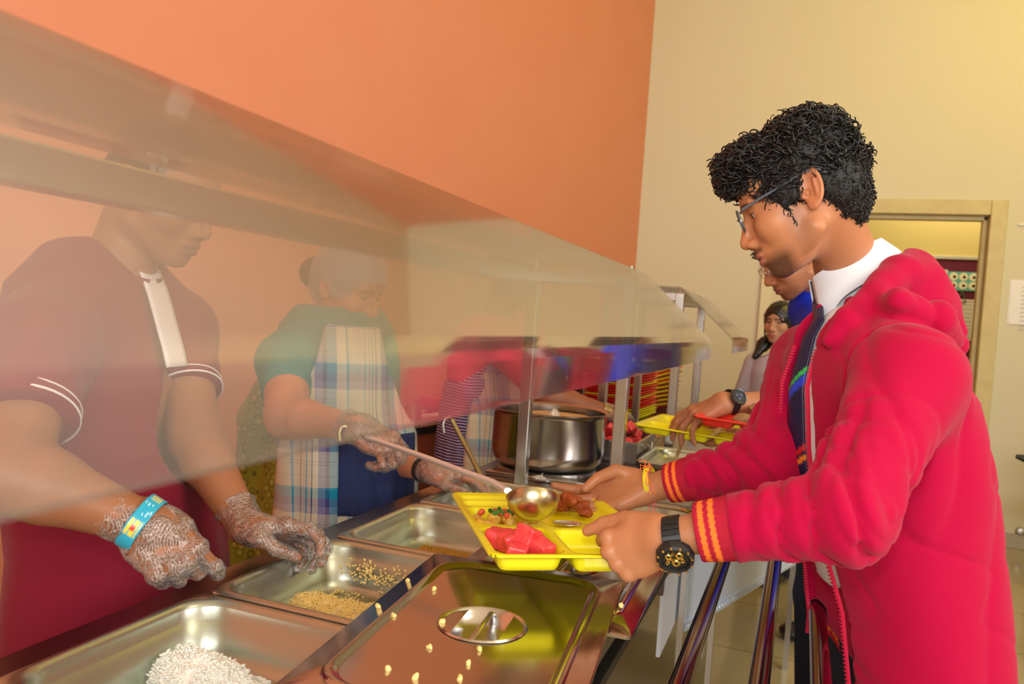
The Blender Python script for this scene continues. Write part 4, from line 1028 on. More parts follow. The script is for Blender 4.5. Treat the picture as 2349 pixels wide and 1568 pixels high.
# papers, green and red boxes on the back counter
q = np.array([-1.46, 2.86, .8605])
pb = empty('paper_sheets', q, 'loose white receipts lying on the black counter', 'paper')
for i, (dx, dy, rz, s_) in enumerate(((0, 0, .4, (.13, .09)), (.05, .06, 1.0, (.12, .07)), (-.03, .05, .1, (.08, .10)))):
    N = 8; V = [(q[0]+dx+(a*s_[0])*cos(rz)-(b*s_[1])*sin(rz), q[1]+dy+(a*s_[0])*sin(rz)+(b*s_[1])*cos(rz), q[2]+.003+.006*i+.028*max(0, a)**2+.012*abs(b)) for a in np.linspace(-.5, .5, N) for b in np.linspace(-.5, .5, N)]
    MB().add(V, [(a*N+b, a*N+b+1, (a+1)*N+b+1, (a+1)*N+b) for a in range(N-1) for b in range(N-1)]).build('sheet', white_paper, pb, smooth=True, solid=.0006)
tag(MB().b2(-1.62, -1.42, 3.22, 3.45, .8605, .905).build('red_box', mat('red_plastic_tray', (.65, .05, .08), .4), bevel=.004), 'low red plastic container on the black back counter', 'container')
tag(MB().b2(-1.63, -1.41, 3.50, 3.74, .8605, .96).build('green_box', mat('green_plastic', (.35, .42, .04), .4), bevel=.004), 'olive green box behind the low red container', 'box')
mcup = MB().lathe([(0, .002), (.035, .002), (.037, .07), (.034, .07), (.033, .005), (0, .005)], (-1.395, 2.72, .86), 28)
tag(mcup.build('steel_tumbler', brass, smooth=True), 'small brassy tumbler at the edge of the black counter', 'tumbler')
# ============================================================ boy in the red hoodie
boy = empty('person', (.16, 1.47, 0), 'boy with curly black hair and glasses, red hoodie, holding the yellow tray', 'person')
BS = (.50, .205, .092)
bO = Q(1848, 464, 1.325); pit = R_(27)
bM = frame3((-cos(pit), -.02, -sin(pit)), (-sin(pit), 0, cos(pit)))
bf = nrm((-.885, -.465, 0))
bl_ = np.array([-bf[1], bf[0], 0])       # his left, towards the camera
ringc = Q(1940, 600, 1.415); rn = nrm((-.57, 0, .82))
shL = np.array([.150, 1.275, 1.25]); shR = np.array([.015, 1.63, 1.25])
elL = Q(1935, 1178, 1.03); wrL = Q(1535, 1228, 1.10)
elR = Q(1765, 1060, 1.40); wrR = Q(1486, 1118, 1.50)
hLx, hLz = (-.86, .03, -.48), (-.25, -.93, .12)
hRx, hRz = (-.90, -.20, -.34), (0.0, .62, -.78)
hL = lambda P: hand_fn(P, wrL, hLx, hLz, -1, .97, curl=((58, 62, 30), (66, 62, 30), (72, 64, 30), (72, 62, 30)), spread=(6, 2, -3, -7),
    thumb=[(.022, .026, -.012), (.060, .046, -.016), (.096, .052, -.020), (.126, .050, -.022)])
hR = lambda P: hand_fn(P, wrR, hRx, hRz, 1, 1.0, curl=((8, 14, 10), (12, 16, 12), (16, 18, 12), (18, 20, 12)), spread=(9, 3, -3, -8),
    thumb=[(.020, .024, -.016), (.050, .032, -.034), (.086, .018, -.042), (.114, .002, -.040)])
neck_pts = [bO+bM@np.array((-.025, 0, -.02)), ringc-rn*.01, ringc-rn*.09]
hd = lambda P: smin(head_fn(P, bO, bM, 1.0), smin(cap(P, neck_pts[0], neck_pts[1], .050, .054), cap(P, neck_pts[1], neck_pts[2], .054, .075), .02), .022)
lo, hi = bb([bO-.13, bO+.13, neck_pts[2]], .03)
parts = [part_arr(hd, lo-[.02, 0, .02], hi+[.05, 0, .02], .0024, lambda v: head_col(v, bO, bM, 1.0, BS, (.42, .14, .11), beard=.88))]
for (hfn, sh, el, wr, hx) in ((hL, shL, elL, wrL, hLx), (hR, shR, elR, wrR, hRx)):
    fn = lambda P, hfn=hfn, el=el, wr=wr, hx=hx: smin(hfn(P), smin(cap(P, el, el+(wr-el)*.3, .034, .034), cap(P, el+(wr-el)*.3, wr+nrm(hx)*.012, .034, .0255), .01), .02)
    lo, hi = bb([el, wr, wr+nrm(hx)*.2], .06)
    def cf(v, wr=wr):
        c = np.tile(np.array(BS), (len(v), 1)); n_ = fbm(v.astype(f4), 60, 3)[:, None]; return c*(1+.06*n_)
    parts.append(part_arr(fn, lo, hi, .0026, cf))
tors = lambda P: loft_fn(P, [(1.0, .16, 1.47, .08, .13), (1.2, .12, 1.46, .08, .14), (1.28, .10, 1.455, .06, .11)], bf)
parts.append(part_arr(tors, (-.1, 1.2, .95), (.4, 1.75, 1.35), .012, BS))
body = join_mesh('body', parts, skin_m, boy)
add_eyes(boy, bO, bM, 1.0, (1, .05, -.30))

# hair: a solid mass with curly locks over it
def hairf(P):
    q = (P-np.array(bO, f4))@np.array(bM, f4); L = q.copy(); L[:, 1] = np.abs(L[:, 1])
    d = ell(q, (-.008, 0, .044), (.101, .086, .090))
    d = smin(d, ell(q, (.062, 0, .094), (.046, .062, .036)), .03)
    d = smin(d, ell(q, (-.045, 0, .088), (.055, .066, .048)), .03)
    d = smin(d, ell(q, (-.060, 0, .01), (.045, .070, .075)), .02)
    fx = ell(q, (.110, 0, -.014), (.066, .25, .084))
    d = ssub(d, fx, .006)
    d = ssub(d, ell(L, (.012, .10, -.065), (.052, .11, .062)), .01)
    d = ssub(d, ell(L, (-.012, .088, .0), (.024, .022, .036)), .006)
    d = ssub(d, box(q, (0, 0, -.15), (.3, .3, .055)), .008)
    d = smin(d, cap(L, (.036, .0665, .004), (.032, .063, -.028), .005, .003), .004)
    return d+fbm(P, 110, 5)*f4(.0035)
lo, hi = bb([bO-.16, bO+.16], .02)
v, f_ = sdf_arrays(hairf, lo, hi, .0035)
nn = normals_of(v.astype(float), f_)
hair = arr_mesh('hair', v, f_, mat('matte_black_hair', (.006, .005, .005), .6), boy)
q = (v-bO)@bM; up_ = (q[:, 2] > .025)
top = v[up_]; tn = nn[up_]
# comb: forward on top, swirling down at the sides
cmb = np.tile(bM[:, 0], (len(top), 1))+np.array(bM[:, 2])*(-.5)
local_curls('curls', top, tn, hair, black_hair, 2500, .030, .0075, .0018, cmb, 3, 14, .001, .6)
fr_ = (q[:, 2] > .075) & (q[:, 0] > .045)
local_curls('fringe_curls', v[fr_], nn[fr_], hair, black_hair, 480, .030, .008, .0018, np.array(bM[:, 0])*.9-np.array(bM[:, 2])*.45, 5, 16, .002, .6)
lowm = q[:, 2] <= .035
local_curls('short_hair', v[lowm], nn[lowm], hair, black_hair, 1600, .012, .0022, .0013, -np.array(bM[:, 2])-np.array(bM[:, 0])*.4, 6, 6, .001, .4)

# glasses
gl = MB(); LQ = lambda p: bO+bM@np.array(p)
frame_m = mat('glasses_frame', (.10, .12, .15), .22, .3, .6); lens_m = mat('lens', (.9, .92, .95), .05, 0, .5, alpha=.12)
for sy in (1, -1):
    rim = []
    for k_ in range(29):
        a_ = 2*pi*k_/28; ca, sa = cos(a_), sin(a_)
        yy = .031+.024*np.sign(ca)*abs(ca)**.75; zz = .010+.0185*np.sign(sa)*abs(sa)**.75
        rim.append(LQ((.108-.10*(yy-.03)*.35-.10*(.03-zz)*.0, yy*sy, zz)))
    gl.tube(rim, .0017, 8, caps=False)
    gl.tube([LQ(p) for p in ((.103, .054*sy, .020), (.098, .068*sy, .022), (.06, .0765*sy, .026), (.02, .0815*sy, .030), (-.012, .0845*sy, .034), (-.030, .084*sy, .028), (-.040, .082*sy, .018))], [.0022, .0026, .0024, .0026, .0026, .003, .0028], 8)
gl.tube([LQ(p) for p in ((.107, .010, .016), (.111, 0, .019), (.107, -.010, .016))], .002, 8)
glo = gl.build('glasses', frame_m, boy, smooth=True)
for sy in (1, -1):
    ls = [];
    for k_ in range(28):
        a_ = 2*pi*k_/28; ca, sa = cos(a_), sin(a_); yy = .031+.023*np.sign(ca)*abs(ca)**.75; zz = .010+.0175*np.sign(sa)*abs(sa)**.75
        ls.append(LQ((.108-.035*(yy-.03), yy*sy, zz)))
    MB().add(ls, [tuple(range(28))]).build('lens', lens_m, glo)

# ---------------- hoodie
hood_m = mat('red_hoodie_fleece', (.43, .0010, .042), .9, 0, .15, bump=(260, .3, .0012), sheen=.08)
hood_in = mat('hoodie_lining', (.5, .003, .02), .9)
rib_m = mat('hoodie_rib', (.5, .01, .04), .85, 0, .2, vcol='Col', bump=(220, .3, .001))
bprof = [(.785, .195, 1.48, .130, .205), (.81, .195, 1.48, .134, .212), (.88, .185, 1.48, .134, .205), (1.0, .150, 1.475, .142, .20), (1.12, .130, 1.47, .140, .205), (1.22, .110, 1.46, .125, .195), (1.31, .095, 1.455, .09, .14), (1.36, .095, 1.455, .06, .08)]
cuffL = elL+(wrL-elL)*.60; cuffR = elR+(wrR-elR)*.60
aL = nrm(wrL-elL); aR = nrm(wrR-elR)
def wrink(P, a, b, amp, freq, seed):
    a, b = np.array(a, f4), np.array(b, f4); L_ = np.linalg.norm(b-a); ax_ = (b-a)/L_; t = (P-a)@ax_; w = P-a-np.outer(t, ax_); th = np.arctan2(w[:, 2], w[:, 1]+.3*w[:, 0])
    env = np.clip((t+.02)/.03, 0, 1)*np.clip((L_-t)/.04, 0, 1)
    ph_ = freq*t*.5+1.3*np.sin(th+seed)+.9*np.sin(2*th+seed*2)+2.4*fbm(P, 16, seed)
    ph2 = freq*t*.83+1.7*np.sin(th*2+seed*3)+2.0*fbm(P, 22, seed+3)
    return (amp*env*((1-np.abs(np.sin(ph_)))**1.5*1.5-.4+.5*(1-np.abs(np.sin(ph2)))**2)).astype(f4)
def shz(P):
    v_ = (P[:, 0]-f4(.18))*f4(bl_[0])+(P[:, 1]-f4(1.48))*f4(bl_[1]); q = P.copy(); q[:, 2] = P[:, 2]+(.42*v_*np.clip((1.02-P[:, 2])/.22, 0, 1)).astype(f4); return q
def front_uv(P):
    z = P[:, 2]; pr = np.array(sorted(bprof)); cx = np.interp(z, pr[:, 0], pr[:, 1]); cy = np.interp(z, pr[:, 0], pr[:, 2]); a = np.interp(z, pr[:, 0], pr[:, 3])
    u = (P[:, 0]-cx)*bf[0]+(P[:, 1]-cy)*bf[1]; v_ = (P[:, 0]-cx)*bl_[0]+(P[:, 1]-cy)*bl_[1]
    return u, v_, a
ZIPN = lambda z: np.interp(z, [.66, .8, 1.0, 1.15, 1.27, 1.36], [.075, .065, .045, .038, .03, .045])       # near zip edge
ZIPF = lambda z: np.interp(z, [.66, .8, 1.0, 1.15, 1.27, 1.36], [-.085, -.085, -.085, -.082, -.060, -.055])   # far zip edge
def hoodf(P):
    d = loft_fn(shz(P), bprof, bf, 2.3)
    d = smin(d, cap(P, (.085, 1.42, 1.30), shL, .062, .076), .06); d = smin(d, cap(P, (.07, 1.50, 1.30), shR, .062, .074), .06)
    # hood lying on the back
    hb = Q(2085, 690, 1.40)
    hd_ = ell(P, hb, (.085, .115, .070), frame3((1, 0, -.75), (.6, 0, .8)))
    ridge = [Q(1900, 785, 1.23), Q(1945, 730, 1.23), Q(2000, 680, 1.26), Q(2060, 632, 1.31), Q(2095, 625, 1.37), Q(2120, 640, 1.45)]
    hd_ = smin(hd_, chain(P, ridge, [.012, .020, .028, .034, .038, .035], .01), .03)
    ridge2 = [Q(1990, 722, 1.27), Q(2060, 690, 1.19), Q(2140, 730, 1.21), Q(2190, 790, 1.27)]
    hd_ = smin(hd_, chain(P, ridge2, [.012, .022, .028, .022], .01), .035)
    ridge3 = [Q(2095, 625, 1.30), Q(2130, 640, 1.33), Q(2165, 700, 1.36), Q(2190, 760, 1.37)]
    hd_ = smin(hd_, chain(P, ridge3, [.020, .026, .026, .022], .01), .015)
    far = [Q(1880, 740, 1.50), Q(1920, 680, 1.55), Q(2010, 615, 1.55), Q(2080, 620, 1.50)]
    hd_ = smin(hd_, chain(P, far, [.012, .02, .028, .03], .01), .02)
    d = smin(d, hd_, .012)
    # front opening
    u, v_, a = front_uv(P)
    zn, zf = ZIPN(P[:, 2]), ZIPF(P[:, 2])
    op = np.maximum(np.maximum(v_-zn, zf-v_), (a-.026)-u).astype(f4)
    d = ssub(d, op, .006)
    # sleeves
    sl = smin(cap(P, shL, elL, .074, .056), cap(P, elL, cuffL, .058, .049), .035)
    sl = sl+wrink(P, elL-aL*.05, cuffL, .0075, 120, 2)+wrink(P, shL+(elL-shL)*.5, elL, .004, 75, 5)
    d = smin(d, sl, .030)
    sr = smin(cap(P, shR, elR, .076, .060), cap(P, elR, cuffR, .058, .048), .04)
    sr = sr+wrink(P, elR-aR*.05, cuffR, .0065, 120, 4)
    d = smin(d, sr, .030)
    # soft drapery
    st = np.array((1.0, 1.0, .28), f4)
    d = d+fbm(P*st, 22, 11)*f4(.0045)
    n1 = fbm(P*np.array((1.0, 1.0, .35), f4), 17, 14, 1); d = d+f4(.0055)*np.clip(1-np.abs(n1)*2.4, 0, 1)**2
    n2 = fbm(P*np.array((.7, .7, 1.2), f4), 24, 15, 1); d = d+f4(.0030)*np.clip(1-np.abs(n2)*3, 0, 1)**2
    tS = (P-np.array(shL-bl_*.040, f4))@np.array(nrm(bl_+bf*.05-np.array([0, 0, .12])), f4); d = d+(f4(.0045)*np.exp(-(tS/.0035)**2)*np.clip((P[:, 2]-1.08)/.03, 0, 1)).astype(f4)
    # long drag folds from armpit and elbow
    for a_, b_, r_ in ((Q(2115, 1000, 1.15), Q(2060, 1240, 1.13), .012), (Q(2150, 1100, 1.2), Q(2170, 1480, 1.22), .010), (Q(2010, 1290, 1.2), Q(2120, 1470, 1.2), .009), (Q(2180, 850, 1.22), Q(2215, 1200, 1.28), .008)):
        d = ssub(d, cap(P, a_, b_, r_*.5, r_)+f4(.003), .022)
    # hollow neck
    d = ssub(d, cap(P, ringc-rn*.055, ringc+rn*.2, .084, .105), .012)
    # cut by the near rail the cloth leans on
    d = ssub(d, cap(P, (.060, .5, .82), (.060, 2.5, .82), .0155), .004)
    # sleeve ends
    d = ssub(d, smax(cap(P, cuffL+aL*.028, cuffL+aL*.3, .08), f4(.006)-((P-np.array(cuffL, f4))@np.array(aL, f4)), 0), .003)
    d = ssub(d, smax(cap(P, cuffR+aR*.028, cuffR+aR*.3, .07), f4(.006)-((P-np.array(cuffR, f4))@np.array(aR, f4)), 0), .003)
    return d
hoodie = sdf('hoodie', hoodf, (-.32, 1.0, .66), (.48, 1.85, 1.50), .0055, hood_m, boy, slack=2.6)
def cuff(c, ax_, r0, r1, w, par):
    ax_ = nrm(ax_)
    def fn(P):
        t = (P-np.array(c, f4))@np.array(ax_, f4); wv = P-np.array(c, f4)-np.outer(t, np.array(ax_, f4)); th = np.arctan2(wv[:, 2], wv[:, 1])
        r_ = r0+(r1-r0)*(t/w+.5)
        d = np.abs(np.linalg.norm(wv, axis=1)-r_)-.0028+.0005*np.sin(th*60).astype(f4)
        return np.maximum(d, np.abs(t)-w/2)
    def col(v):
        t = (v-c)@ax_/w+.5; o = np.tile(np.array((.42, .012, .035)), (len(v), 1)); s_ = ((t > .52) & (t < .64)) | ((t > .76) & (t < .88)); o[s_] = (.95, .20, .03); return o
    return sdf('cuff', fn, np.array(c)-.07, np.array(c)+.07, .0022, rib_m, par, col=col)
cuff(cuffL+aL*.022, aL, .0425, .0375, .060, hoodie)
cuff(cuffR+aR*.022, aR, .0395, .0335, .058, hoodie)
# hem band with stripes
def hemf(P):
    P0 = P; P = shz(P)
    d = loft_fn(P, [(.735, .195, 1.482, .122, .195), (.78, .195, 1.48, .128, .203), (.80, .195, 1.48, .128, .203)], bf, 2.3)
    u, v_, a = front_uv(P); d = ssub(d, np.maximum(np.maximum(v_-ZIPN(P[:, 2]), ZIPF(P[:, 2])-v_), (a-.05)-u).astype(f4), .004)
    return ssub(d, cap(P0, (.060, .5, .82), (.060, 2.5, .82), .016), .003)
def hemc(v):
    o = np.tile(np.array((.42, .012, .035)), (len(v), 1)); t = shz(v.astype(f4))[:, 2]; s_ = ((t > .748) & (t < .757)) | ((t > .766) & (t < .775)); o[s_] = (.95, .20, .03); return o
sdf('hem', hemf, (-.1, 1.1, .60), (.45, 1.85, .93), .0045, rib_m, hoodie, col=hemc)
# zips follow the opening
zip_m = mat('zip_teeth', (.72, .03, .10), .4); tape_m = mat('zip_tape', (.60, .004, .05), .8)
def surf_front(z, v_, off=0.0):
    pr = np.array(sorted(bprof)); cx, cy, a, b = [np.interp(z, pr[:, 0], pr[:, i]) for i in (1, 2, 3, 4)]
    u = a*(1-abs(v_/b)**2.3)**(1/2.3)+off
    q = np.array([cx, cy, z])+bf*u+bl_*v_; vv = (q[0]-.18)*bl_[0]+(q[1]-1.48)*bl_[1]; k_ = .42*vv/.22; zf_ = z if z > 1.02 else (z-1.02*k_)/(1-k_); q[2] = zf_; return q
for fnz, sgn, nm in ((ZIPN, -1, 'near'), (ZIPF, 1, 'far')):
    zs = np.linspace(.74, 1.285, 60); path = [surf_front(z, fnz(z)+sgn*.002, .002) for z in zs]
    zo = MB().tube(path, .0032, 6).build('zip', tape_m, hoodie, smooth=True)
    tm = MB()
    for i, z in enumerate(np.arange(.745, 1.285, .0052)):
        p = surf_front(z, fnz(z)+sgn*.006, .003); tm.box(p, (.005, .005, .0024), rz=math.atan2(bf[1], bf[0]))
    tm.build('zip_teeth', zip_m, zo)

# ---------------- shirt, collar and tie
shirt_m = mat('white_shirt_cotton', (.80, .84, .90), .8, 0, .3, bump=(140, .1, .001))
def shirtf(P):
    d = loft_fn(P, [(z, cx, cy, a-.017, b-.025) for z, cx, cy, a, b in bprof], bf, 2.3)
    d = smin(d, cap(P, ringc-rn*.09, ringc-rn*.045, .080, .062), .03)
    d = ssub(d, cap(P, ringc-rn*.045, ringc+rn*.2, .056, .08), .004)
    d = smax(d, f4(.885)-P[:, 2]+fbm(P*np.array((1, 1, 0), f4), 40, 2)*f4(.015), .003)
    return d+fbm(P*np.array((1, 1, .3), f4), 30, 21)*f4(.003)
shirt = sdf('shirt', shirtf, (-.1, 1.15, .80), (.42, 1.8, 1.46), .007, shirt_m, boy)
def collar(par, c, n, rt, rb, hgt, front, tip=.045, gap=.16, m=shirt_m, thick=.003, ctilt=.0):
    n = nrm(n); f_ = nrm(np.array(front)-n*(np.array(front)@n)); l_ = np.cross(n, f_); mb = MB(); rows = []
    N = 49
    for i in range(N):
        a = gap+(2*pi-2*gap)*i/(N-1); fr_ = max(0, cos(a))**6
        dirv = f_*cos(a)+l_*sin(a)
        top = np.array(c)+dirv*rt
        roll = np.array(c)+dirv*(rt+.006)+n*.003
        mid = np.array(c)+dirv*((rt+rb)/2+.004)-n*(hgt*.5)
        bot = np.array(c)+dirv*(rb+fr_*.012)-n*(hgt+tip*fr_)+f_*fr_*.006-dirv*0
        ins = np.array(c)+dirv*(rt-.001)-n*(hgt*.8)
        rows.append([ins, top, roll, mid, bot])
    k = len(mb.v)
    for r_ in rows: mb.v += [tuple(p) for p in r_]
    for i in range(N-1):
        for j in range(4): mb.f.append((k+i*5+j, k+i*5+j+1, k+(i+1)*5+j+1, k+(i+1)*5+j)); mb.mi.append(0)
    return mb.build('collar', m, par, smooth=True, solid=thick, angle=70)
collar(shirt, ringc, rn, .064, .090, .052, (-.94, -.25, -.5))
def tie_path():
    top = ringc-rn*.055+nrm(np.array((-.94, -.25, -.5)))*.075
    pts = [top]; 
    for z in np.linspace(top[2]-.03, .93, 14): pts.append(surf_front(z, -.030, -.017+.006))
    return pts
tie_m = mat('school_tie', (.01, .012, .07), .4, 0, .5, vcol='Col')
tp_ = tie_path(); V, Fc, Cl = [], [], []
nW = 13
for i, p in enumerate(tp_):
    s_ = i/(len(tp_)-1); w = .016 if i == 0 else .013+.021*min(1, s_*1.5)
    for j in range(nW):
        e = (j/(nW-1)-.5)*2; V.append(p+bl_*w*e+bf*(.006*(1-e*e)+(.008 if i == 0 else 0)))
V = np.array(V)
# subdivide in the shader via dense rows
def dens(V, rows, cols, k=12):
    G = V.reshape(rows, cols, 3); out = []
    for i in range(rows-1):
        for t in np.linspace(0, 1, k, endpoint=False): out.append(G[i]*(1-t)+G[i+1]*t)
    out.append(G[-1]); return np.array(out)
G = dens(V, len(tp_), nW); rws = G.shape[0]; ii, jj = np.meshgrid(np.arange(rws-1), np.arange(nW-1), indexing='ij'); bse = ii*nW+jj
Fc = np.stack([bse, bse+1, bse+nW+1, bse+nW], -1).reshape(-1, 4)
zz = G[..., 2]; ee = np.tile(np.linspace(-1, 1, nW), (rws, 1)); Cl = np.tile(np.array((.008, .010, .055)), (rws, nW, 1))
def stripe(z0, hw, c):
    m_ = np.abs(zz-(z0+ee*.022)) < hw; Cl[m_] = c
for base in (1.195, .99): stripe(base+.030, .004, (.03, .55, .08)); stripe(base+.014, .009, (.01, .05, .65)); stripe(base-.10, .0045, (.60, .02, .02)); stripe(base-.116, .004, (.85, .28, .02))
tie = arr_mesh('tie', G.reshape(-1, 3), Fc, tie_m, boy, Cl.reshape(-1, 3))
md = tie.modifiers.new('solid', 'SOLIDIFY'); md.thickness = .003
kn = sdf('tie_knot', lambda P: ell(P, tp_[0]+np.array(bf)*.004, (.014, .017, .022)), tp_[0]-.04, tp_[0]+.04, .003, mat('navy_silk', (.01, .012, .07), .4), tie)

# ---------------- trousers and shoes
navy = mat('navy_trousers', (.010, .012, .030), .8, bump=(150, .2, .001))
def trf(P):
    d = loft_fn(P, [(.66, .215, 1.48, .095, .165), (.86, .205, 1.48, .095, .165), (.95, .18, 1.475, .09, .15)], bf)
    d = smin(d, chain(P, [(.215, 1.39, .80), (.225, 1.37, .48), (.25, 1.36, .07)], [.088, .072, .056], .03), .04)
    d = smin(d, chain(P, [(.175, 1.58, .78), (.125, 1.60, .48), (.12, 1.62, .07)], [.085, .074, .058], .03), .04)
    d = ssub(d, cap(P, (.060, .5, .82), (.060, 2.5, .82), .017), .003)
    return d+fbm(P*np.array((1, 1, .4), f4), 26, 31)*f4(.004)
sdf('trousers', trf, (-.1, 1.15, .03), (.45, 1.8, 1.0), .009, navy, boy)
for h_, t_ in (((.27, 1.37, 0), (.0, 1.28, 0)), ((.13, 1.63, 0), (-.13, 1.56, 0))):
    sdf('shoe', lambda P: shoe_fn(P, h_, t_), np.minimum(h_, t_)-np.array((.08, .08, .01)), np.maximum(h_, t_)+np.array((.08, .08, .2)), .006, black_shoe, boy)

# ---------------- watch and wrist threads
wm = mat('watch_resin', (.012, .012, .013), .38)
wc = Q(1548, 1236, 1.095); ax_ = nrm(wrL-elL)
wo = MB(); band_on_limb(wo, wc-ax_*.000, ax_, .0305, .025, .0025, 40, 1.0); 
for k_ in range(7):   # ribs on the strap
    a_ = R_(50+k_*11); 
watch = wo.build('wrist_watch', wm, boy, smooth=True)
cd = nrm(np.array((.10, -.86, -.50))); cd = nrm(cd-ax_*(cd@ax_)); side_ = np.cross(ax_, cd); B3 = np.stack([ax_, side_, cd], 1)
cpos = wc+cd*.030
MB().lathe([(0, -.004), (.024, -.004), (.0265, .0), (.0265, .006), (.025, .010), (.0215, .0125), (.0195, .0115), (.0185, .008), (0, .008)], cpos, 12, B3).build('case', wm, watch, smooth=True, angle=25)
mb = MB()
for k_ in range(12):
    a_ = 2*pi*k_/12; mb.lathe([(0, .0025), (.0016, .002), (.0018, 0)], cpos+B3@np.array([.0232*cos(a_), .0232*sin(a_), .0122]), 8, B3)
for cx_, cy_, r_ in ((-.007, .006, .0055), (.008, .006, .0048), (.0, -.007, .006), (-.010, -.004, .0035), (.011, -.004, .0035), (.001, .011, .003)):
    mb.lathe([(r_*.35, .0016), (r_*.8, .0022), (r_, .0012), (r_, 0)], cpos+B3@np.array([cx_, cy_, .0082]), 14, B3)
mb.box(cpos+B3@np.array([0, .001, .0095]), (.022, .0018, .0014), M3=B3); mb.box(cpos+B3@np.array([.004, -.001, .0098]), (.0018, .016, .0014), M3=B3)
mb.build('dial', gold, watch, smooth=True)
for s_ in (1, -1):
    mb = MB()
    for k_ in range(4):
        an = s_*R_(46+k_*13); dv_ = cd*cos(an)+side_*sin(an); Bk = np.stack([ax_, np.cross(dv_, ax_), dv_], 1); mb.box(wc+dv_*.0335, (.0255-k_*.001, .0066, .0035), M3=Bk)
    mb.build('strap_end', wm, watch, bevel=.0006)
tc_ = Q(1492, 1106, 1.49); axr = nrm(wrR-elR)
th_o = MB()
band_on_limb(th_o, tc_, axr+np.array([0, 0, .12]), .0290, .011, .0015, 30)
thr = th_o.build('wrist_thread', mat('yellow_thread', (.80, .66, .02), .8), boy, smooth=True)
def loop_path(c, ax0, r, n=26, wob=.002, seed=0):
    rr_ = np.random.RandomState(seed); ax0 = nrm(ax0); u = nrm(np.cross(ax0, (0, 1, 0))); v_ = np.cross(ax0, u)
    return [np.array(c)+u*(r+wob*rr_.normal()*.5)*cos(2*pi*i/n)+v_*(r+wob*rr_.normal()*.5)*sin(2*pi*i/n)+ax0*wob*rr_.normal() for i in range(n)]+[]
o_t = mat('orange_thread', (.95, .22, .05), .8); p_t = mat('pink_thread', (.85, .10, .18), .8)
MB().tube(loop_path(tc_+axr*-.008, axr+np.array([0, 0, -.25]), .0300, seed=2), .0011, 6).build('orange_strand', o_t, thr)
MB().tube(loop_path(tc_+axr*-.003, axr+np.array([.1, 0, .2]), .0305, seed=3), .0010, 6).build('pink_strand', p_t, thr)
mb = MB(); rr_ = np.random.RandomState(4); kp = tc_+np.array([-.012, -.006, .030])
for i in range(9):
    a_ = rr_.rand()*6; mb.tube([kp, kp+np.array([cos(a_)*.008, -.004, sin(a_)*.008+.004]), kp+np.array([cos(a_+.9)*.013, -.005, sin(a_+.9)*.010+.002])], .0009, 5)
mb.build('thread_knot', o_t, thr)
mb = MB(); kp = tc_+np.array([.008, -.012, -.026])
for dx in (-.004, .001, .006): mb.tube([kp+np.array([dx, 0, 0]), kp+np.array([dx*1.3, -.001, -.018]), kp+np.array([dx*.8, 0, -.030-dx])], .0008, 5)
mb.build('loose_ends', p_t, thr)
# ============================================================ servers behind the counter
glove_m = bpy.data.materials.new('plastic_glove'); glove_m.use_nodes = True
def _g():
    nt = glove_m.node_tree
    for n in list(nt.nodes): nt.nodes.remove(n)
    out = nt.nodes.new('ShaderNodeOutputMaterial'); tr = nt.nodes.new('ShaderNodeBsdfTransparent'); gl = nt.nodes.new('ShaderNodeBsdfGlossy'); gl.inputs['Roughness'].default_value = .14
    df = nt.nodes.new('ShaderNodeBsdfDiffuse'); df.inputs[0].default_value = (.85, .85, .88, 1)
    n = nt.nodes.new('ShaderNodeTexNoise'); n.inputs['Scale'].default_value = 55; n.inputs['Detail'].default_value = 4; n.inputs['Distortion'].default_value = 1.8
    tc = nt.nodes.new('ShaderNodeTexCoord'); bp = nt.nodes.new('ShaderNodeBump'); bp.inputs['Strength'].default_value = 1; bp.inputs['Distance'].default_value = .004
    nt.links.new(tc.outputs['Object'], n.inputs['Vector']); nt.links.new(n.outputs[0], bp.inputs['Height']); nt.links.new(bp.outputs[0], gl.inputs['Normal'])
    m1 = nt.nodes.new('ShaderNodeMixShader'); m1.inputs[0].default_value = .08; m2 = nt.nodes.new('ShaderNodeMixShader'); fr = nt.nodes.new('ShaderNodeLayerWeight'); fr.inputs[0].default_value = .35
    nt.links.new(bp.outputs[0], fr.inputs['Normal'])
    mm = nt.nodes.new('ShaderNodeMath'); mm.operation = 'MULTIPLY_ADD'; mm.inputs[1].default_value = .5; mm.inputs[2].default_value = .08; mm.use_clamp = True
    nt.links.new(fr.outputs['Facing'], mm.inputs[0]); nt.links.new(mm.outputs[0], m2.inputs[0])
    nt.links.new(tr.outputs[0], m1.inputs[1]); nt.links.new(df.outputs[0], m1.inputs[2]); nt.links.new(m1.outputs[0], m2.inputs[1]); nt.links.new(gl.outputs[0], m2.inputs[2]); nt.links.new(m2.outputs[0], out.inputs[0])
_g()
def glove(par, hfn, wr, hx, el, lo, hi, off=.0026, back=.06, flare=.010):
    hx = nrm(hx); fa = nrm(np.array(el)-np.array(wr))
    def fn(P):
        d = smin(hfn(P)-f4(off), cap(P, np.array(wr)+hx*.02, np.array(wr)+fa*(back+.05), .028, .034+flare), .02)
        d = d+(fbm(P, 95, 9)*f4(.0028)+fbm(P, 210, 10)*f4(.0012))
        d = np.maximum(d, -(d+f4(.0022)))*f4(1)      # thin shell
        cut = ((P-np.array(wr, f4))@np.array(fa, f4))-f4(back)+fbm(P, 60, 4)*f4(.006)
        return smax(d, cut, .001)
    return sdf('glove', lambda P: fn(P), lo, hi, .0026, glove_m, par, newton=0)
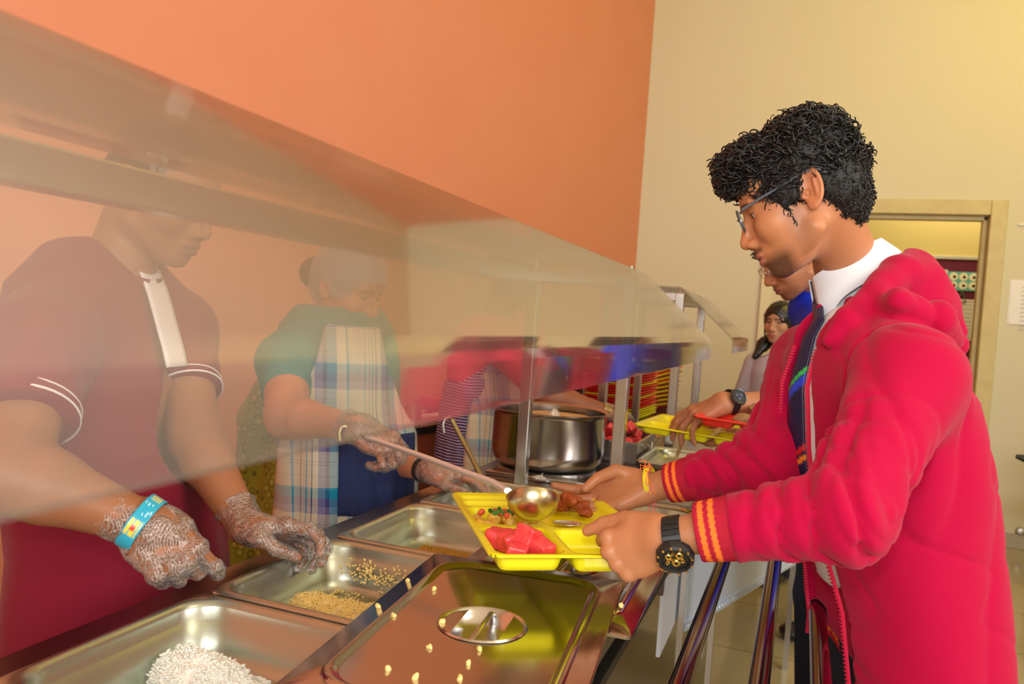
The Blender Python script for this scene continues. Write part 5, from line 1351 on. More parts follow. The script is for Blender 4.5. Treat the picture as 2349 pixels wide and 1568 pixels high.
def hand_arm(parts, hfn, el, wr, hx, skin, r=(.043, .044, .026), h=.0028, up=None, upr=(.055, .045)):
    def fn(P):
        e = smin(cap(P, el, el+(wr-el)*.3, r[0], r[1]), cap(P, el+(wr-el)*.3, wr+nrm(hx)*.012, r[1]*.97, r[2]), .012)
        if up is not None: e = smin(e, cap(P, up, el, *upr), .03)
        return smin(hfn(P), e, .02)
    lo, hi = bb([el, wr, wr+nrm(hx)*.2]+([up] if up is not None else []), .07)
    parts.append(part_arr(fn, lo, hi, h, lambda v: np.tile(np.array(skin), (len(v), 1))*(1+.07*fbm(v.astype(f4), 50, 3)[:, None])))
    return lo, hi
def stand_legs(par, c, f, m, top=.9, w=.09, name='trousers'):
    f = nrm(f); l = np.array([-f[1], f[0], 0]); c = np.array([c[0], c[1], 0.])
    def fn(P):
        d = loft_fn(P, [(top-.14, c[0], c[1], .115, .165), (top+.06, c[0], c[1], .11, .155)], f)
        for s_ in (1, -1): d = smin(d, chain(P, [c+l*w*s_+[0, 0, top-.12], c+l*w*s_+f*.02+[0, 0, .48], c+l*w*s_+[0, 0, .06]], [.09, .07, .055], .02), .04)
        return d
    o = sdf(name, fn, c-[.26, .26, -.03], c+[.26, .26, top+.12], .012, m, par)
    for s_ in (1, -1):
        a_, b_ = c+l*w*s_-f*.06, c+l*w*s_+f*.2
        sdf('shoe', lambda P: shoe_fn(P, a_, b_), np.minimum(a_, b_)-np.array((.08, .08, .01)), np.maximum(a_, b_)+np.array((.08, .08, .2)), .008, black_shoe, par)
    return o

# ---------------- man in the maroon polo
man = empty('person', (-1.12, 1.08, 0), 'server man in maroon polo shirt behind the glass, clear gloves and blue wristband', 'person')
MS = (.34, .135, .062)
mO = Q(362, 452, 1.42); mp_ = R_(20)
mf = nrm((.985, .17, 0)); mM = frame3((mf[0]*cos(mp_), mf[1]*cos(mp_), -sin(mp_)), (mf[0]*sin(mp_), mf[1]*sin(mp_), cos(mp_)))
ml_ = np.array([-mf[1], mf[0], 0])
mneck = Q(275, 610, 1.42)
msR = Q(90, 790, 1.22); msL = Q(395, 760, 1.55)
meR = Q(20, 1085, 1.06); mwR = Q(312, 1185, 1.10)
meL = Q(448, 1000, 1.42); mwL = Q(545, 1205, 1.33)
mhRx, mhRz = (.76, .16, -.62), (.30, -.72, .62)
mhLx, mhLz = (.92, .38, -.05), (-.35, .45, .82)
mhR = lambda P: hand_fn(P, mwR, mhRx, mhRz, 1, 1.0, curl=((48, 30, 10), (72, 75, 40), (76, 80, 45), (78, 80, 45)), spread=(4, 2, -2, -5), thumb=[(.022, .024, -.014), (.055, .036, -.030), (.085, .026, -.042), (.108, .012, -.046)])
mhL = lambda P: hand_fn(P, mwL, mhLx, mhLz, -1, .98, curl=((8, 34, 40), (10, 44, 42), (14, 48, 44), (20, 50, 40)), spread=(5, 2, -2, -5), thumb=[(.020, .024, -.014), (.055, .040, -.032), (.090, .030, -.044), (.116, .018, -.048)])
parts = []
hd = lambda P: smin(head_fn(P, mO, mM, 1.0), smin(cap(P, mO+mM@np.array((-.03, 0, -.03)), mneck, .052, .058), cap(P, mneck, mneck-[.03, 0, .10], .058, .08), .02), .022)
lo, hi = bb([mO-.14, mO+.14, mneck], .03)
parts.append(part_arr(hd, lo-[.05, 0, .05], hi, .0032, lambda v: head_col(v, mO, mM, 1.0, MS, (.22, .08, .06))))
gl_lo, gl_hi = hand_arm(parts, mhR, meR, mwR, mhRx, MS, (.047, .050, .029), .003, up=msR+(meR-msR)*.45)
gl_lo2, gl_hi2 = hand_arm(parts, mhL, meL, mwL, mhLx, MS, (.043, .045, .027), .003, up=msL+(meL-msL)*.5)
parts.append(part_arr(lambda P: loft_fn(P, [(.8, -1.15, 1.08, .09, .14), (1.2, -1.15, 1.08, .09, .15)], mf), (-1.4, .8, .75), (-.9, 1.35, 1.25), .015, MS))
join_mesh('body', parts, skin_m, man); add_eyes(man, mO, mM, 1.0, (1, 0, -.5))
glove(man, mhR, mwR, mhRx, meR, gl_lo, gl_hi, back=.045); glove(man, mhL, mwL, mhLx, meL, gl_lo2, gl_hi2, back=.035)
def short_hair(par, O, M3, m, s=1.0, extra=.0, h=.004):
    def fn(P):
        q = ((P-np.array(O, f4))@np.array(M3, f4))/f4(s); L = q.copy(); L[:, 1] = np.abs(L[:, 1])
        d = ell(q, (-.006, 0, .043), (.100+extra, .0815+extra, .088+extra)); d = smin(d, ell(q, (-.055, 0, .0), (.042, .062, .06)), .02)
        d = ssub(d, ell(q, (.108, 0, -.02), (.062, .25, .084)), .006); d = ssub(d, ell(L, (.012, .10, -.062), (.055, .11, .062)), .01)
        d = ssub(d, ell(L, (-.010, .086, .0), (.022, .02, .034)), .006); d = ssub(d, box(q, (0, 0, -.15), (.3, .3, .07)), .008)
        return (d+fbm(P, 120, 5)*f4(.002))*f4(s)
    lo, hi = bb([np.array(O)-.15, np.array(O)+.15], .01)
    v, f_ = sdf_arrays(fn, lo, hi, h); return arr_mesh('hair', v, f_, m, par), v, f_, normals_of(v.astype(float), f_)
short_hair(man, mO, mM, black_hair)
polo_m = mat('maroon_polo_knit', (.20, .006, .022), .85, 0, .2, bump=(240, .25, .001), noise=(5, (.23, .008, .03), .5), sheen=.1)
mprof = [(.66, -1.12, 1.10, .165, .225), (.84, -1.13, 1.10, .150, .21), (.95, -1.14, 1.09, .150, .205), (1.08, -1.16, 1.08, .14, .20), (1.20, -1.19, 1.08, .13, .19), (1.30, -1.21, 1.08, .11, .17), (1.38, -1.22, 1.09, .07, .10)]
mshR = msR+(meR-msR)*.62; mshL = msL+(meL-msL)*.62
def polof(P):
    d = loft_fn(P, mprof, mf, 2.3)
    d = smin(d, cap(P, mneck-[.03, .04, .05], msR, .07, .082), .05); d = smin(d, cap(P, mneck-[.03, -.04, .05], msL, .07, .078), .05)
    d = smin(d, cap(P, msR, mshR, .080, .072), .025); d = smin(d, cap(P, msL, mshL, .074, .064), .025)
    for sh_, el_, r_ in ((mshR, meR, .10), (mshL, meL, .09)):
        ax = nrm(el_-sh_); d = ssub(d, smax(cap(P, sh_+ax*.02, el_, r_), -((P-np.array(sh_, f4))@np.array(ax, f4)), 0), .003)
    d = ssub(d, cap(P, mneck-[.01, 0, .03], mneck+[.05, 0, .12], .056, .08), .01)
    return d+fbm(P*np.array((1, 1, .35), f4), 22, 41)*f4(.006)
polo = sdf('polo_shirt', polof, (-1.55, .62, .64), (-.78, 1.75, 1.55), .0075, polo_m, man, slack=2.2)
whs = mat('white_stripe_knit', (.80, .72, .74), .7)
for sh_, el_, r_ in ((mshR, meR, .0735), (mshL, meL, .0655)):
    ax = nrm(el_-sh_)
    for off in (-.004, -.018): mb = MB(); band_on_limb(mb, sh_+ax*off, ax, r_+.001, .004 if off > -.01 else .0025, .0015, 40); mb.build('sleeve_stripe', whs, polo, smooth=True)
mcn = nrm((.50, .05, .86)); mcol = collar(polo, mneck+[.012, 0, .01], mcn, .062, .078, .034, mf-np.array([0, 0, .6]), m=polo_m)
mb = MB(); l_ = np.cross(mcn, nrm(mf-mcn*(mf@mcn))); ff_ = nrm(mf-mcn*(mf@mcn))
mb.tube([mneck+[.012, 0, .01]-mcn*.036+(ff_*cos(a)+l_*sin(a))*.083 for a in np.linspace(.5, 2*pi-.5, 40)], .0018, 6); mb.build('collar_stripe', whs, mcol)
plc = MB()
for i, z in enumerate(np.linspace(1.30, 1.17, 9)):
    pass
def mfront(z, v_, off):
    pr = np.array(sorted(mprof)); cx, cy, a, b = [np.interp(z, pr[:, 0], pr[:, i]) for i in (1, 2, 3, 4)]
    return np.array([cx, cy, z])+mf*(a*(1-abs(v_/b)**2.3)**(1/2.3)+off)+ml_*v_
V = np.array([[mfront(z, v_, .010) for v_ in np.linspace(-.030, .030, 7)] for z in np.linspace(1.34, 1.17, 16)]); ii, jj = np.meshgrid(np.arange(15), np.arange(6), indexing='ij'); bse = ii*7+jj
pk = arr_mesh('placket_highlight', V.reshape(-1, 3), np.stack([bse, bse+1, bse+8, bse+7], -1).reshape(-1, 4), mat('placket_highlight_white', (.80, .76, .82), .6), polo); md = pk.modifiers.new('solid', 'SOLIDIFY'); md.thickness = .004  # pale neck opening, with a highlight on the chest painted into it
stand_legs(man, (-1.13, 1.09), mf, mat('dark_trousers', (.02, .022, .03), .8), .86)
# blue wristband with yellow print
bm_ = mat('wristband_rubber', (.02, .42, .62), .3, 0, .5, vcol='Col', coat=.4)
bc_ = mwR+nrm(np.array(mhRx))*.012; bax = nrm(nrm(mhRx)+nrm(mwR-meR)*1.0)
def bandmesh():
    u = np.array((0, -.8, .6)); u = nrm(u-bax*(u@bax)); w_ = np.cross(bax, u); N1, N2 = 96, 14; V = []; Cc = []
    for i in range(N1):
        a = 2*pi*i/N1
        for j in range(N2):
            t = (j/(N2-1)-.5); V.append(bc_+(u*cos(a)*.0335+w_*sin(a)*.039)*(1.0)+bax*t*.022)
            deg = ((math.degrees(a)+180) % 360)-180; col = (.015, .40, .62)
            if -22 < deg-22 < 14:            # the three-bar mark with a red drop
                b_ = (deg+0)/36*4
                col = (.80, .68, .05) if abs(t) < .40 and ((j % 5) != 0) else col
                if abs(deg-18) < 5 and abs(t) < .14: col = (.7, .03, .02)
            elif -40 < deg < -8 and fbm(np.array([[deg*.03, t*6, 1]], f4), 4, 3)[0] > .0 and abs(t) < .38: col = (.65, .88, .9)
            elif -75 < deg < -42 and abs(t) < .3 and int(deg/5) % 2 == 0: col = (.75, .68, .12)
            Cc.append(col)
    V = np.array(V); ii, jj = np.meshgrid(np.arange(N1), np.arange(N2-1), indexing='ij'); b0 = ii*N2+jj; b1 = ((ii+1) % N1)*N2+jj
    o = arr_mesh('wristband', V, np.stack([b0, b0+1, b1+1, b1], -1).reshape(-1, 4), bm_, man, np.array(Cc)); md = o.modifiers.new('solid', 'SOLIDIFY'); md.thickness = .002
    return o
bandmesh()

# ---------------- plaid cloth
def plaid_mat(name, su=.16, sv=.15, seed=0):
    m = bpy.data.materials.new(name); m.use_nodes = True; nt = m.node_tree; b = nt.nodes['Principled BSDF']; b.inputs['Roughness'].default_value = .85
    uvn = nt.nodes.new('ShaderNodeUVMap'); sp = nt.nodes.new('ShaderNodeSeparateXYZ'); nt.links.new(uvn.outputs[0], sp.inputs[0])
    white, cy, bl, lb = (.74, .66, .50, 1), (.0, .26, .44, 1), (.008, .02, .14, 1), (.04, .38, .60, 1)
    cols = [(0, white), (.03, lb), (.045, white), (.10, (.30, .06, .08, 1)), (.108, white), (.15, lb), (.165, white), (.21, bl), (.225, white), (.30, (.20, .20, .42, 1)), (.40, bl), (.46, cy), (.60, white), (.74, lb), (.78, white), (.88, bl), (.885, white), (.93, bl), (.935, white)]
    outs = []
    for ch, scl in ((0, su), (1, sv)):
        d = nt.nodes.new('ShaderNodeMath'); d.operation = 'DIVIDE'; d.inputs[1].default_value = scl; nt.links.new(sp.outputs[ch], d.inputs[0])
        f_ = nt.nodes.new('ShaderNodeMath'); f_.operation = 'FRACT'; nt.links.new(d.outputs[0], f_.inputs[0])
        r = nt.nodes.new('ShaderNodeValToRGB'); r.color_ramp.interpolation = 'CONSTANT'; els = r.color_ramp.elements
        use = cols if ch == 0 else [(0, white), (.08, bl), (.085, white), (.13, bl), (.135, white), (.30, (.25, .22, .42, 1)), (.42, (.10, .10, .30, 1)), (.55, cy), (.68, lb), (.72, white), (.90, bl), (.905, white)]
        els[0].position = use[0][0]; els[0].color = use[0][1]; els[1].position = use[1][0]; els[1].color = use[1][1]
        for p_, c_ in use[2:]: e = els.new(p_); e.color = c_
        nt.links.new(f_.outputs[0], r.inputs[0]); outs.append(r.outputs[0])
    mx = nt.nodes.new('ShaderNodeMixRGB'); mx.inputs[0].default_value = .46; nt.links.new(outs[0], mx.inputs[1]); nt.links.new(outs[1], mx.inputs[2]); nt.links.new(mx.outputs[0], b.inputs['Base Color'])
    n = nt.nodes.new('ShaderNodeTexNoise'); n.inputs['Scale'].default_value = 300; bp = nt.nodes.new('ShaderNodeBump'); bp.inputs['Strength'].default_value = .2; bp.inputs['Distance'].default_value = .001
    tc = nt.nodes.new('ShaderNodeTexCoord'); nt.links.new(tc.outputs['Object'], n.inputs['Vector']); nt.links.new(n.outputs[0], bp.inputs['Height']); nt.links.new(bp.outputs[0], b.inputs['Normal'])
    return m
plaid = plaid_mat('plaid_apron_cloth')
def print_mat(name, c1, c2, scale, thr=.52, c3=None):
    m = bpy.data.materials.new(name); m.use_nodes = True; nt = m.node_tree; b = nt.nodes['Principled BSDF']; b.inputs['Roughness'].default_value = .7
    tc = nt.nodes.new('ShaderNodeTexCoord'); vo = nt.nodes.new('ShaderNodeTexVoronoi'); vo.inputs['Scale'].default_value = scale; nt.links.new(tc.outputs['Object'], vo.inputs['Vector'])
    r = nt.nodes.new('ShaderNodeValToRGB'); r.color_ramp.interpolation = 'CONSTANT'; e = r.color_ramp.elements; e[0].color = (*c2, 1); e[1].position = thr*.35; e[1].color = (*c1, 1)
    x = e.new(thr*.7); x.color = (*(c3 or c2), 1); x = e.new(thr*.85); x.color = (*c1, 1)
    nt.links.new(vo.outputs[0], r.inputs[0]); nt.links.new(r.outputs[0], b.inputs['Base Color']); return m
sari1 = print_mat('olive_print_sari', (.26, .24, .012), (.45, .36, .10), 42, .6, (.12, .12, .01))
teal = mat('teal_blouse', (.02, .22, .22), .75, bump=(160, .2, .001))
navyp = mat('navy_pocket_cloth', (.014, .025, .11), .85, bump=(200, .25, .001), noise=(3, (.02, .035, .14), .6))

def woman(label, root, head, hp, f, scale, neck, sR, sL, eR, eL, wR, wL, hRp, hLp, skin, blouse, sari, prof, apron_prof, netc=None, bangle=None, apron_h=(.86, 1.22), face_h=.0036, gl_=True, hface=None, pk=(-.13, .14), extra=None):
    p = empty('person', root, label, 'person'); hf = nrm(f if hface is None else hface); f = nrm(f); l = np.array([-f[1], f[0], 0])
    M3 = frame3((hf[0]*cos(hp), hf[1]*cos(hp), -sin(hp)), (hf[0]*sin(hp), hf[1]*sin(hp), cos(hp))); parts = []
    hd = lambda P: smin(head_fn(P, head, M3, scale), smin(cap(P, head+M3@np.array((-.03, 0, -.03)), neck, .046, .050), cap(P, neck, neck-[.02, 0, .10], .050, .08), .02), .02)
    lo, hi = bb([head-.13, head+.13, neck], .03)
    parts.append(part_arr(hd, lo-[.05, 0, .05], hi, face_h, lambda v: head_col(v, head, M3, scale, skin, (.30, .08, .07), brow=.8)))
    hands = []
    for (sh, el, wr, hp_, sd, nm) in ((sR, eR, wR, hRp, 1, 'r'), (sL, eL, wL, hLp, -1, 'l')):
        hx, hz, kw = hp_; fn = lambda P, wr=wr, hx=hx, hz=hz, kw=kw, sd=sd: hand_fn(P, wr, hx, hz, sd, .92, **kw)
        lo, hi = hand_arm(parts, fn, el, wr, hx, skin, (.044, .043, .025), .0032, up=sh+(el-sh)*.35, upr=(.056, .048)); hands.append((fn, wr, hx, el, lo, hi))
    parts.append(part_arr(lambda P: loft_fn(P, [(.85, prof[1][1], prof[1][2], .08, .11), (1.15, prof[2][1], prof[2][2], .08, .12)], f), np.array(root)+[-.3, -.3, .8], np.array(root)+[.3, .3, 1.2], .015, skin))
    join_mesh('body', parts, skin_m, p); add_eyes(p, head, M3, scale, (1, 0, -.4))
    if gl_:
        for fn, wr, hx, el, lo, hi in hands: glove(p, fn, wr, hx, el, lo, hi, back=.03)
    hr, v, f_, nn_ = short_hair(p, head, M3, black_hair, scale, .004, .005)
    sdf('hair_bun', lambda P: ell(P, head+M3@np.array((-.115, 0, .01)), (.045, .045, .045)), head-.2, head+.2, .006, black_hair, hr)
    if netc: arr_mesh('hair_net', v+nn_.astype(np.float32)*.012, f_, netc, p)
    # blouse
    def bl(P):
        d = loft_fn(P, [(z, x, y, a+.0, b) for z, x, y, a, b in prof if z > 1.0], f, 2.2)
        d = smin(d, cap(P, neck-l*-.0-[0, 0, .05], sR, .06, .068), .05); d = smin(d, cap(P, neck-[0, 0, .05], sL, .06, .066), .05)
        d = smin(d, cap(P, sR, sR+(eR-sR)*.55, .067, .060), .03); d = smin(d, cap(P, sL, sL+(eL-sL)*.55, .064, .058), .03)
        for a_, e_ in ((sR, eR), (sL, eL)):
            ax = nrm(e_-a_); q_ = a_+(e_-a_)*.6; d = ssub(d, smax(cap(P, q_, e_, .09), -((P-np.array(q_, f4))@np.array(ax, f4)), 0), .003)
        d = ssub(d, cap(P, neck-[0, 0, .03], neck+[.02, 0, .15], .058, .10), .01)
        return d+fbm(P*np.array((1, 1, .5), f4), 30, 51)*f4(.004)
    c0 = np.array([prof[2][1], prof[2][2], 0]); sdf('blouse', bl, c0+[-.32, -.42, .95], c0+[.4, .42, 1.5], .008, blouse, p, slack=2.2)
    # sari: skirt to the floor and a fold over the shoulder
    z0 = [q for q in prof if q[0] <= 1.08]
    def sk(P):
        d = loft_fn(P, [(.03, c0[0], c0[1], .20, .23), (.5, c0[0], c0[1], .17, .21), (.8, c0[0], c0[1], .165, .205)]+[(z, x, y, a+.006, b+.006) for z, x, y, a, b in z0 if z > .8], f, 2.2)
        th = np.arctan2(P[:, 1]-c0[1], P[:, 0]-c0[0]); d = d+(np.sin(th*26)*.004*np.clip((.95-P[:, 2])/.3, 0, 1)).astype(f4)
        d = smin(d, chain(P, [sL+np.array([0, -.02, .045]), neck-l*.02+f*.09-[0, 0, .16], c0-l*.14+f*.08+[0, 0, 1.02]], [.030, .045, .05], .01), .02)
        d = smin(d, chain(P, [sL+np.array([0, -.02, .05]), sL-f*.1-[0, 0, .1], c0-f*.16+l*.05+[0, 0, 1.0]], [.03, .045, .04], .01), .02)
        if extra is not None: d = smin(d, chain(P, extra, [.045, .055, .050, .075, .09], .02), .03)
        return d+fbm(P*np.array((1, 1, .6), f4), 34, 52)*f4(.004)
    sdf('sari', sk, c0+[-.32, -.36, .02], c0+[.36, .36, 1.48], .009, sari, p, slack=2.0)
    # apron: bib and skirt wrapped on the front, uv in metres
    ap_ = np.array(sorted(apron_prof)); N1, N2 = 60, 44; V = []; U = []
    z_ = np.linspace(ap_[0, 0], ap_[-1, 0], N1)
    for z in z_:
        cx, cy, a, b, half = [np.interp(z, ap_[:, 0], ap_[:, i]) for i in (1, 2, 3, 4, 5)]
        for j in range(N2):
            v_ = (j/(N2-1)-.5)*2*half; rr_ = min(abs(v_/b), .999); u = a*(1-rr_**2.3)**(1/2.3)
            wv = .005*sin(v_*70+z*9)+.003*sin(v_*130+z*4)
            V.append(np.array([cx, cy, z])+f*(u+.012+wv)+l*v_); U.append((math.copysign(abs(v_)**1.0, v_)+(0.09*(rr_**6))+.3, z))
    ii, jj = np.meshgrid(np.arange(N1-1), np.arange(N2-1), indexing='ij'); bse = ii*N2+jj
    ao = arr_mesh('apron', np.array(V), np.stack([bse, bse+1, bse+N2+1, bse+N2], -1).reshape(-1, 4), plaid, p, uv=np.array(U)); md = ao.modifiers.new('solid', 'SOLIDIFY'); md.thickness = .002
    V2 = []; n1, n2 = 20, 24
    for z in np.linspace(*apron_h, n1):
        cx, cy, a, b = [np.interp(z, ap_[:, 0], ap_[:, i]) for i in (1, 2, 3, 4)]
        for j in range(n2):
            v_ = pk[0]+(pk[1]-pk[0])*j/(n2-1); rr_ = min(abs(v_/b), .999); u = a*(1-rr_**2.3)**(1/2.3); wv = .005*sin(v_*70+z*9)+.003*sin(v_*130+z*4); V2.append(np.array([cx, cy, z])+f*(u+.0165+wv)+l*v_)
    ii, jj = np.meshgrid(np.arange(n1-1), np.arange(n2-1), indexing='ij'); bse = ii*n2+jj
    po = arr_mesh('apron_pocket', np.array(V2), np.stack([bse, bse+1, bse+n2+1, bse+n2], -1).reshape(-1, 4), navyp, ao); md = po.modifiers.new('solid', 'SOLIDIFY'); md.thickness = .003
    for s_ in (1, -1):
        tz = ap_[-1]; st = np.array([tz[1], tz[2], tz[0]])+f*(tz[3]*.9+.01)+l*s_*tz[5]*.8
        MB().tube([st, neck+f*.06+l*s_*.05-[0, 0, .03], neck-f*.03+l*s_*.05+[0, 0, .0]], .006, 8, flat=.4).build('apron_strap', plaid, ao)
    if bangle is not None:
        for (c_, ax, m_, n_) in bangle:
            for i in range(n_):
                mb = MB(); band_on_limb(mb, c_+ax*i*.006, ax, .029, .004, .0015, 28); mb.build('bangle', m_, p, smooth=True)
    for s_ in (1, -1):
        a_, b_2 = c0+l*.08*s_-f*.04, c0+l*.08*s_+f*.2
        sdf('shoe', lambda P: shoe_fn(P, a_, b_2), np.minimum(a_, b_2)-np.array((.08, .08, .01)), np.maximum(a_, b_2)+np.array((.08, .08, .2)), .01, black_shoe, p)
    return p
net_m = bpy.data.materials.new('hair_net'); net_m.use_nodes = True
def _n():
    nt = net_m.node_tree
    for n in list(nt.nodes): nt.nodes.remove(n)
    out = nt.nodes.new('ShaderNodeOutputMaterial'); tr = nt.nodes.new('ShaderNodeBsdfTransparent'); df = nt.nodes.new('ShaderNodeBsdfDiffuse'); df.inputs[0].default_value = (.75, .72, .74, 1)
    mx = nt.nodes.new('ShaderNodeMixShader'); mx.inputs[0].default_value = .42
    nt.links.new(tr.outputs[0], mx.inputs[1]); nt.links.new(df.outputs[0], mx.inputs[2]); nt.links.new(mx.outputs[0], out.inputs[0])
_n()
# the woman with the ladle
hd2 = Q(795, 668, 2.08); nk2 = Q(745, 790, 2.10)
w2R = Q(812, 975, 1.62); e2R = Q(660, 955, 1.78); s2R = Q(655, 828, 1.98); s2L = Q(835, 800, 2.22)
w2L = Q(980, 1080, 1.93); e2L = Q(850, 1040, 2.12)
prof2 = [(.80, -1.13, 1.79, .15, .175), (.95, -1.13, 1.79, .155, .175), (1.05, -1.14, 1.79, .145, .165), (1.15, -1.145, 1.79, .14, .160), (1.24, -1.155, 1.79, .12, .15), (1.30, -1.16, 1.80, .08, .11)]
apr2 = [(.42, -1.12, 1.79, .180, .22, .200), (.80, -1.12, 1.79, .170, .205, .185), (.98, -1.13, 1.79, .168, .200, .178), (1.06, -1.14, 1.79, .153, .178, .13), (1.16, -1.145, 1.79, .148, .170, .090), (1.25, -1.15, 1.79, .13, .16, .070)]
ladle_dir = nrm(Q(1215, 1135, 1.36)-Q(800, 985, 1.60))
thumb_grip = [(.020, .024, -.014), (.052, .038, -.032), (.078, .026, -.046), (.098, .008, -.052)]
grip = dict(curl=((42, 62, 40), (48, 66, 42), (52, 68, 42), (55, 68, 42)), spread=(6, 2, -3, -7), thumb=thumb_grip)
flat = dict(curl=((16, 20, 12), (18, 22, 14), (20, 24, 14), (22, 26, 14)), spread=(6, 2, -3, -7), thumb=[(.020, .024, -.012), (.052, .044, -.026), (.084, .046, -.034), (.108, .040, -.038)])
steelb = mat('dark_bangle', (.05, .03, .025), .3, .3)
bx2 = nrm(w2L-e2L)
woman('server woman in teal blouse, plaid apron and white hair net, ladling over the yellow tray', (-1.10, 1.80, 0), hd2, R_(18), (.72, -.69, 0), .93, nk2, s2R, s2L, e2R, e2L, w2R, w2L,
      ((.88, .25, -.40), (.35, -.40, .85), grip), ((.93, .36, -.05), (-.1, .1, .98), flat), (.62, .25, .14), teal, sari1, prof2, apr2, net_m, [(w2L-bx2*.012, -bx2, steelb, 3)], apron_h=(.79, .985), hface=(.97, -.1, 0), pk=(-.045, .165), extra=[Q(625, 900, 1.98), Q(600, 960, 2.0), Q(588, 1060, 2.03), Q(570, 1180, 2.05), Q(560, 1300, 2.06)])
# the woman in pink
pink = mat('coral_pink_blouse', (.85, .05, .10), .75, bump=(160, .2, .001))
def stripe_mat(name, c1, c2, scale, dist=4.0):
    m = bpy.data.materials.new(name); m.use_nodes = True; nt = m.node_tree; b = nt.nodes['Principled BSDF']; b.inputs['Roughness'].default_value = .7
    tc = nt.nodes.new('ShaderNodeTexCoord'); w_ = nt.nodes.new('ShaderNodeTexWave'); w_.bands_direction = 'Z'; w_.inputs['Scale'].default_value = scale; w_.inputs['Distortion'].default_value = dist; w_.inputs['Detail Scale'].default_value = .4
    r = nt.nodes.new('ShaderNodeValToRGB'); r.color_ramp.interpolation = 'CONSTANT'; r.color_ramp.elements[0].color = (*c1, 1); r.color_ramp.elements[1].position = .8; r.color_ramp.elements[1].color = (*c2, 1)
    nt.links.new(tc.outputs['Object'], w_.inputs[0]); nt.links.new(w_.outputs[0], r.inputs[0]); nt.links.new(r.outputs[0], b.inputs['Base Color']); return m
sari3 = stripe_mat('purple_striped_sari', (.05, .015, .16), (.70, .62, .72), 30)
hd3 = Q(1170, 640, 2.95); nk3 = Q(1140, 720, 2.96)
s3R = Q(1165, 800, 2.80); s3L = Q(1205, 770, 3.10); e3R = Q(1262, 912, 2.62); w3R = Q(1402, 950, 2.62); e3L = Q(1290, 930, 3.0); w3L = Q(1375, 975, 2.95)
prof3 = [(.80, -1.10, 2.78, .15, .19), (.95, -1.10, 2.78, .155, .19), (1.05, -1.10, 2.78, .145, .18), (1.15, -1.10, 2.78, .14, .175), (1.24, -1.10, 2.78, .12, .16), (1.30, -1.11, 2.78, .08, .11)]
apr3 = [(.42, -1.09, 2.78, .175, .22, .18), (.80, -1.09, 2.78, .16, .205, .185), (.98, -1.09, 2.78, .162, .20, .18), (1.06, -1.095, 2.78, .150, .19, .15), (1.15, -1.10, 2.78, .147, .185, .11)]
bx3 = nrm(w3R-e3R); goldb = mat('gold_bangle', (.60, .45, .15), .3, .7)
woman('server woman in coral pink blouse with plaid apron, reaching past the large pot', (-1.10, 2.78, 0), hd3, R_(25), (.85, -.52, 0), .93, nk3, s3R, s3L, e3R, e3L, w3R, w3L,
      ((.25, .96, -.05), (.1, -.1, .98), flat), ((.3, .94, -.05), (.0, .1, .98), flat), (.30, .10, .05), pink, sari3, prof3, apr3, None, [(w3R-bx3*.01, -bx3, goldb, 4), (w3L-bx3*.01, -bx3, goldb, 2)], apron_h=(.70, 1.06), face_h=.005, pk=(-.0, .18))
# ============================================================ boy in the blue jacket
b2 = empty('person', (.05, 2.55, 0), 'student with curly hair and glasses in a blue jacket, reaching over a red tray', 'person')
S2 = (.46, .19, .095)
o2 = Q(1828, 592, 2.42); p2 = R_(33); f2 = nrm((-.95, -.30, 0)); l2 = np.array([-f2[1], f2[0], 0])
M2 = frame3((f2[0]*cos(p2), f2[1]*cos(p2), -sin(p2)), (f2[0]*sin(p2), f2[1]*sin(p2), cos(p2)))
n2_ = Q(1870, 670, 2.50)
sL2 = Q(1905, 800, 2.25); eL2 = Q(1850, 935, 2.12); wL2 = Q(1668, 920, 2.02)
sR2 = Q(1890, 770, 2.72); eR2 = Q(1800, 1010, 2.45); wR2 = Q(1700, 1012, 2.15)
h2Lx, h2Lz = (-.88, -.05, -.42), (-.40, -.35, .85); h2Rx, h2Rz = (-.95, -.1, -.05), (0, .2, -1)
hf1 = lambda P: hand_fn(P, wL2, h2Lx, h2Lz, -1, 1.0, curl=((14, 20, 14), (22, 24, 14), (30, 26, 14), (40, 28, 16)), spread=(14, 4, -6, -16), thumb=[(.022, .026, -.014), (.052, .048, -.028), (.080, .056, -.046), (.100, .056, -.062)])
hf2 = lambda P: hand_fn(P, wR2, h2Rx, h2Rz, 1, 1.0, curl=((12, 16, 8),)*4)
parts = []
hd = lambda P: smin(head_fn(P, o2, M2, 1.0), smin(cap(P, o2+M2@np.array((-.03, 0, -.03)), n2_, .050, .055), cap(P, n2_, n2_+[.02, 0, -.1], .055, .08), .02), .02)
lo, hi = bb([o2-.14, o2+.14, n2_], .03)
parts.append(part_arr(hd, lo-.03, hi+.03, .0036, lambda v: head_col(v, o2, M2, 1.0, S2, (.30, .10, .08), beard=.4)))
hand_arm(parts, hf1, eL2, wL2, h2Lx, S2, (.040, .041, .027), .0034); hand_arm(parts, hf2, eR2, wR2, h2Rx, S2, (.038, .039, .027), .004)
parts.append(part_arr(lambda P: loft_fn(P, [(.85, .12, 2.6, .09, .13), (1.25, .10, 2.6, .09, .14)], f2), (-.15, 2.3, .8), (.4, 2.9, 1.3), .02, S2))
join_mesh('body', parts, skin_m, b2); add_eyes(b2, o2, M2, 1.0, (1, 0, -.4))
hr, v, f_, n_ = short_hair(b2, o2, M2, black_hair, 1.0, .010, .006)
q = (v-o2)@M2; tp = q[:, 2] > .03
local_curls('curls', v[tp], n_[tp], hr, black_hair, 500, .028, .006, .0024, np.tile(M2[:, 0], (tp.sum(), 1)), 8, 10, .003, .8)
gl = MB(); LQ2 = lambda p: o2+M2@np.array(p); wire = mat('wire_frame', (.5, .5, .52), .25, 1)
